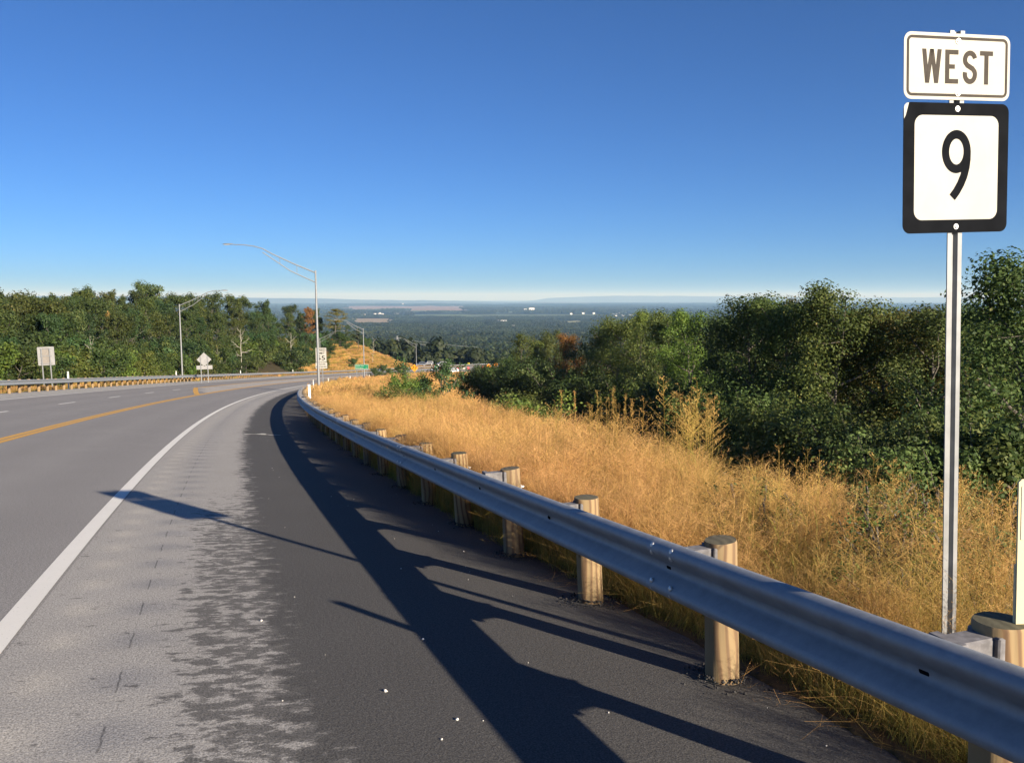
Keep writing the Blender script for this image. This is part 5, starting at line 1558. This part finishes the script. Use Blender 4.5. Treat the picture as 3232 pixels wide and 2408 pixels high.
# ================================================================== VALLEY: houses, pylon, water towers
M_WALLW = simple("white_siding", (0.78, 0.76, 0.72), 0.7, 0, 0.06, 0.4)
M_ROOFG = simple("grey_shingles", (0.22, 0.21, 0.20), 0.9, 0, 0.15, 0.6)
M_ROOFW = simple("pale_metal_roof", (0.70, 0.69, 0.66), 0.5, 0, 0.08, 0.4)
def house(P, w, dp, h, rz, label, group, pale=False, name="house"):
    t = thing(name, P, label, "house", (0, 0, rz), group)
    b = MB(); b.box((0, 0, h / 2), (w, dp, h)); b.add([(-w / 2 + .003, -dp / 2 + .003, h), (-w / 2 + .003, dp / 2 - .003, h), (-w / 2 + .003, 0, h + dp * .33)], [(0, 2, 1)]); b.add([(w / 2 - .003, -dp / 2 + .003, h), (w / 2 - .003, dp / 2 - .003, h), (w / 2 - .003, 0, h + dp * .33)], [(0, 1, 2)]); b.build("wall", M_WALLW, t)
    b = MB(); e = 0.5
    for sy in (-1, 1):
        V = [(-w / 2 - e, sy * (dp / 2 + e), h - e * .6), (w / 2 + e, sy * (dp / 2 + e), h - e * .6), (w / 2 + e, 0, h + dp * .35), (-w / 2 - e, 0, h + dp * .35)]
        b.add(V + [(x, y, z + .25) for x, y, z in V], [(0, 1, 2, 3), (4, 7, 6, 5), (0, 4, 5, 1), (1, 5, 6, 2), (3, 2, 6, 7), (0, 3, 7, 4)])
    b.build("roof", M_ROOFW if pale else M_ROOFG, t)
    for k in (-0.3, 0, 0.3):
        b = MB(); b.box((k * w, -dp / 2 - 0.03, h * 0.55), (w * 0.12, 0.06, h * 0.28)); b.build("window", M_GLASS, t)
def fpt(px, row, lift=0.0):
    """ground point of the valley floor seen on that column and row"""
    rr = np.geomspace(700, 40000, 1500)
    X = (px - 1108.5) / 1900 * rr; Z = terrain(X, rr) + lift
    v = np.array([zrow(row, y) for y in rr])
    i = int(np.argmax(v < Z)) if (v < Z).any() else len(rr) - 1
    return Vector((X[i], rr[i], Z[i] - lift))
random.seed(21)
for i in range(30):
    px = 1328 + 128 * (i + random.uniform(-0.3, 0.3)) / 30; row = 681.5 + 2.6 * math.sin(i * 1.7) + random.uniform(-1, 1)
    P = fpt(px, row, 12)
    P.z += 7
    house(P, random.uniform(11, 15), 9, 7.5, random.uniform(-0.5, 0.5), "white house in the valley housing estate above the mid woods, %s from the left" % ORD(i), "white houses of the estate", random.random() < 0.4)
for px, row, w, lab in [(813, 681, 20, "white farm building below the reddish field, left one"), (822, 679.5, 26, "largest white farm building below the reddish field"), (829, 681, 18, "white farm building right of the largest one below the reddish field"), (855, 681, 18, "white farm building below the reddish field, right group, left one"), (862, 681, 22, "white farm building below the reddish field, right group, right one"), (790, 682, 14, "small white farm house at the left of the reddish field"), (1091, 698, 30, "cream long-roofed building in the woods of the mid valley"), (1079, 696, 14, "small white house left of the cream long-roofed building"),
                        (1108 + 18, 697, 12, "small pale house right of the cream long-roofed building"), (1616, 695, 12, "white house at the right in the mid valley, partly behind trees"), (1151, 670.5, 60, "long white industrial building far across the valley"), (1137, 671, 30, "white industrial building left of the long far one"), (1165, 672, 24, "small white building right of the long far one"), (1236, 680, 16, "white house in the far woods, left one"), (1262, 679, 18, "white house in the far woods, middle one"), (1285, 679, 18, "white house in the far woods, right one"), (1112, 707, 10, "tiny white house left of the yellowish field")]:
    P = fpt(px, row, 10); P.z += 6
    house(P, w, w * 0.5, 6 + w * 0.1, random.uniform(-0.4, 0.4), lab, None, True)
# water towers
for px, row, Y, lab in [(1274 * 0.686, 658, 17000, "white water tower far across the valley, right one"), (972 * 0.686, 662, 16000, "white water tower far across the valley, left one")]:
    P = at(px, Y); t = thing("water_tower", P, lab, "water tower")
    zt_ = zrow(row - 1, Y) - P.z
    b = MB(); b.tube([(0, 0, 0), (0, 0, zt_ - 20)], 5, 10); b.build("stem", M_WALLW, t)
    b = MB(); b.tube([(0, 0, zt_ - 22), (0, 0, zt_ - 16), (0, 0, zt_ - 8), (0, 0, zt_ - 2), (0, 0, zt_)], [4, 11, 13, 10, 3], 14); b.build("tank", M_WALLW, t, True)
# pylon with cables
M_STEEL = simple("pylon_steel", (0.42, 0.43, 0.42), 0.6, 0.5)
Yp_ = 1150
P = at(861.5, Yp_); zt_ = zrow(727, Yp_) - P.z
t = thing("transmission_pylon", P, "grey lattice power pylon rising from the valley woods", "pylon")
b = MB(); hw = 3.2
def cw(z): return hw * (1 - 0.86 * z / zt_)
for sx in (-1, 1):
    for sy in (-1, 1): b.tube([(sx * hw, sy * hw, -2), (sx * cw(zt_), sy * cw(zt_), zt_)], 0.22, 5)
b.build("mast", M_STEEL, t)
b = MB(); zz = 0.0
while zz < zt_ - 3:
    z2 = zz + max(2.2, cw(zz) * 1.7)
    for sy in (-1, 1):
        b.tube([(-cw(zz), sy * cw(zz), zz), (cw(z2), sy * cw(z2), z2)], 0.11, 4); b.tube([(cw(zz), sy * cw(zz), zz), (-cw(z2), sy * cw(z2), z2)], 0.11, 4)
    zz = z2
b.build("bracing", M_STEEL, t)
for f in (0.78, 0.88):
    b = MB(); b.tube([(-4.5, 0, zt_ * f), (0, 0, zt_ * f + .4), (4.5, 0, zt_ * f)], 0.16, 5); b.build("crossarm", M_STEEL, t)
for k, (x0, f) in enumerate(((-4.5, .78), (4.5, .78), (4.5, .88))):
    b = MB(); A0 = Vector((x0, 0, zt_ * f - .8)); B0 = Vector((260 + x0, 90, zt_ * f - 18)); pts_ = []
    for q in range(17):
        u = q / 16; p_ = A0.lerp(B0, u); p_.z -= 26 * u * (1 - u); pts_.append(p_)
    b.tube(pts_, 0.12, 4); b.build("cable", M_STEEL, t)

# ================================================================== TALL SEED STALKS ABOVE THE GRASS
def stalk_mesh(seed, spike):
    r = np.random.default_rng(seed); R = Rib(); H = 1.0
    for q in range(2):
        sd = np.array([1.0, 0, 0]) if q == 0 else np.array([0, 1.0, 0])
        R.rib([np.array([0.02 * math.sin(k), 0.0, k / 5 * H]) for k in range(6)], 0.0040, 0.0018, 0.12, 0.45, sd)
    for k in range(7):
        z = r.uniform(0.05, 0.5); az = r.uniform(0, 6.28); L = r.uniform(0.2, 0.4)
        R.rib([np.array([math.cos(az) * L * t * 0.7, math.sin(az) * L * t * 0.7, z + L * (t - 0.55 * t * t)]) for t in (0, .33, .66, 1)], 0.007, 0.001, 0.1, 0.4, np.array([-math.sin(az), math.cos(az), 0]))
    for j in range(26 if not spike else 44):
        z = r.uniform(0.62 if not spike else 0.72, 1.0); az = r.uniform(0, 6.28)
        L = (0.15 * (1.15 - (z - 0.62) / 0.42) if not spike else 0.022) * r.uniform(0.6, 1.1)
        dv = np.array([math.cos(az), math.sin(az), 0.9 if not spike else 1.6]); dv /= np.linalg.norm(dv)
        st_ = np.array([0.02 * math.sin(z * 5), 0, z]); s2 = np.cross(dv, rv(r)); s2 /= np.linalg.norm(s2)
        R.rib([st_, st_ + dv * L], 0.0016, 0.001, 0.5, 0.6, s2)
        for q in range(6 if not spike else 2):
            c = st_ + dv * L * r.uniform(0.3, 1.05) + rv(r) * 0.006; u = dv + rv(r) * 0.5; u /= np.linalg.norm(u); w = np.cross(u, rv(r)); w /= np.linalg.norm(w)
            R.leaf(c, u * 0.0075, w * 0.0018, r.uniform(0.5, 0.78))
    return R.mesh("stalk", M_GRASS)
STALK = [stalk_mesh(500 + i, False) for i in range(3)] + [stalk_mesh(510 + i, True) for i in range(2)]
random.seed(33)
PL = [(1449, 11.5, 817, 0), (1491, 11, 836, 1), (1505, 11.3, 842, 2), (1521, 11.2, 824, 1), (1535, 11.0, 850, 0), (1470, 11.6, 850, 2), (1548, 10.8, 868, 1), (1389, 13, 860, 2),
      (1213, 15, 846, 3), (1251, 15, 848, 4), (1298, 14.5, 848, 3), (1333, 14, 836, 4), (1338, 14, 846, 3), (1352, 14, 853, 4), (1369, 13.5, 864, 3), (1312, 14.2, 862, 4)]
for i in range(52):
    px = random.uniform(1570, 2215); PL.append((px, random.uniform(6.6, 9.0) - (px - 1600) / 420, 925 + (px - 1570) * 0.17 + random.uniform(0, 85), random.choice([0, 1, 2])))
for i in range(22):
    px = random.uniform(1180, 1560); PL.append((px, random.uniform(11, 15), 858 + (1560 - px) * 0.01 + random.uniform(0, 22), random.choice([0, 1, 2, 2])))
for (px, Y, row, k) in PL:
    P = at(px, Y); h = max(1.0, zrow(row, Y) - P.z)
    o = link("seed_stalk", STALK[k], None, P, (random.uniform(-.06, .06), random.uniform(-.06, .06), random.uniform(0, 6.28)),
             ("tall branching seed stalk standing above the golden grass" if k < 3 else "tall narrow seed spike standing above the golden grass") if px < 1565 else "dark wispy seed stalk at the grass edge before the woods",
             "grass stalk", "tall seed stalks")
    o.scale = (h, h, h)
    seq("st%d" % ((0 if k < 3 else 1) if px < 1565 else 2), o, o["label"] + ", %s from the left")

for key, lst in SEQ.items():
    for i, (px, o, base) in enumerate(sorted(lst, key=lambda e: e[0])):
        o["label"] = base % ORD(i)

# ================================================================== HAZE
m, nt, p, out = mat("valley_haze")
nt.nodes.remove(p)
pv = nt.nodes.new("ShaderNodeVolumePrincipled")
pv.inputs["Color"].default_value = (0.32, 0.60, 1.0, 1)
pv.inputs["Absorption Color"].default_value = (1, 1, 1, 1)
pv.inputs["Density"].default_value = 5.6e-5
pv.inputs["Anisotropy"].default_value = 0.0
nt.links.new(pv.outputs[0], out.inputs["Volume"])
b = MB(); b.box((0, 0, 100), (150000, 150000, 600)); 
b.build("haze", m, None, kind="stuff", label="thin blue morning haze over the valley", cat="haze")
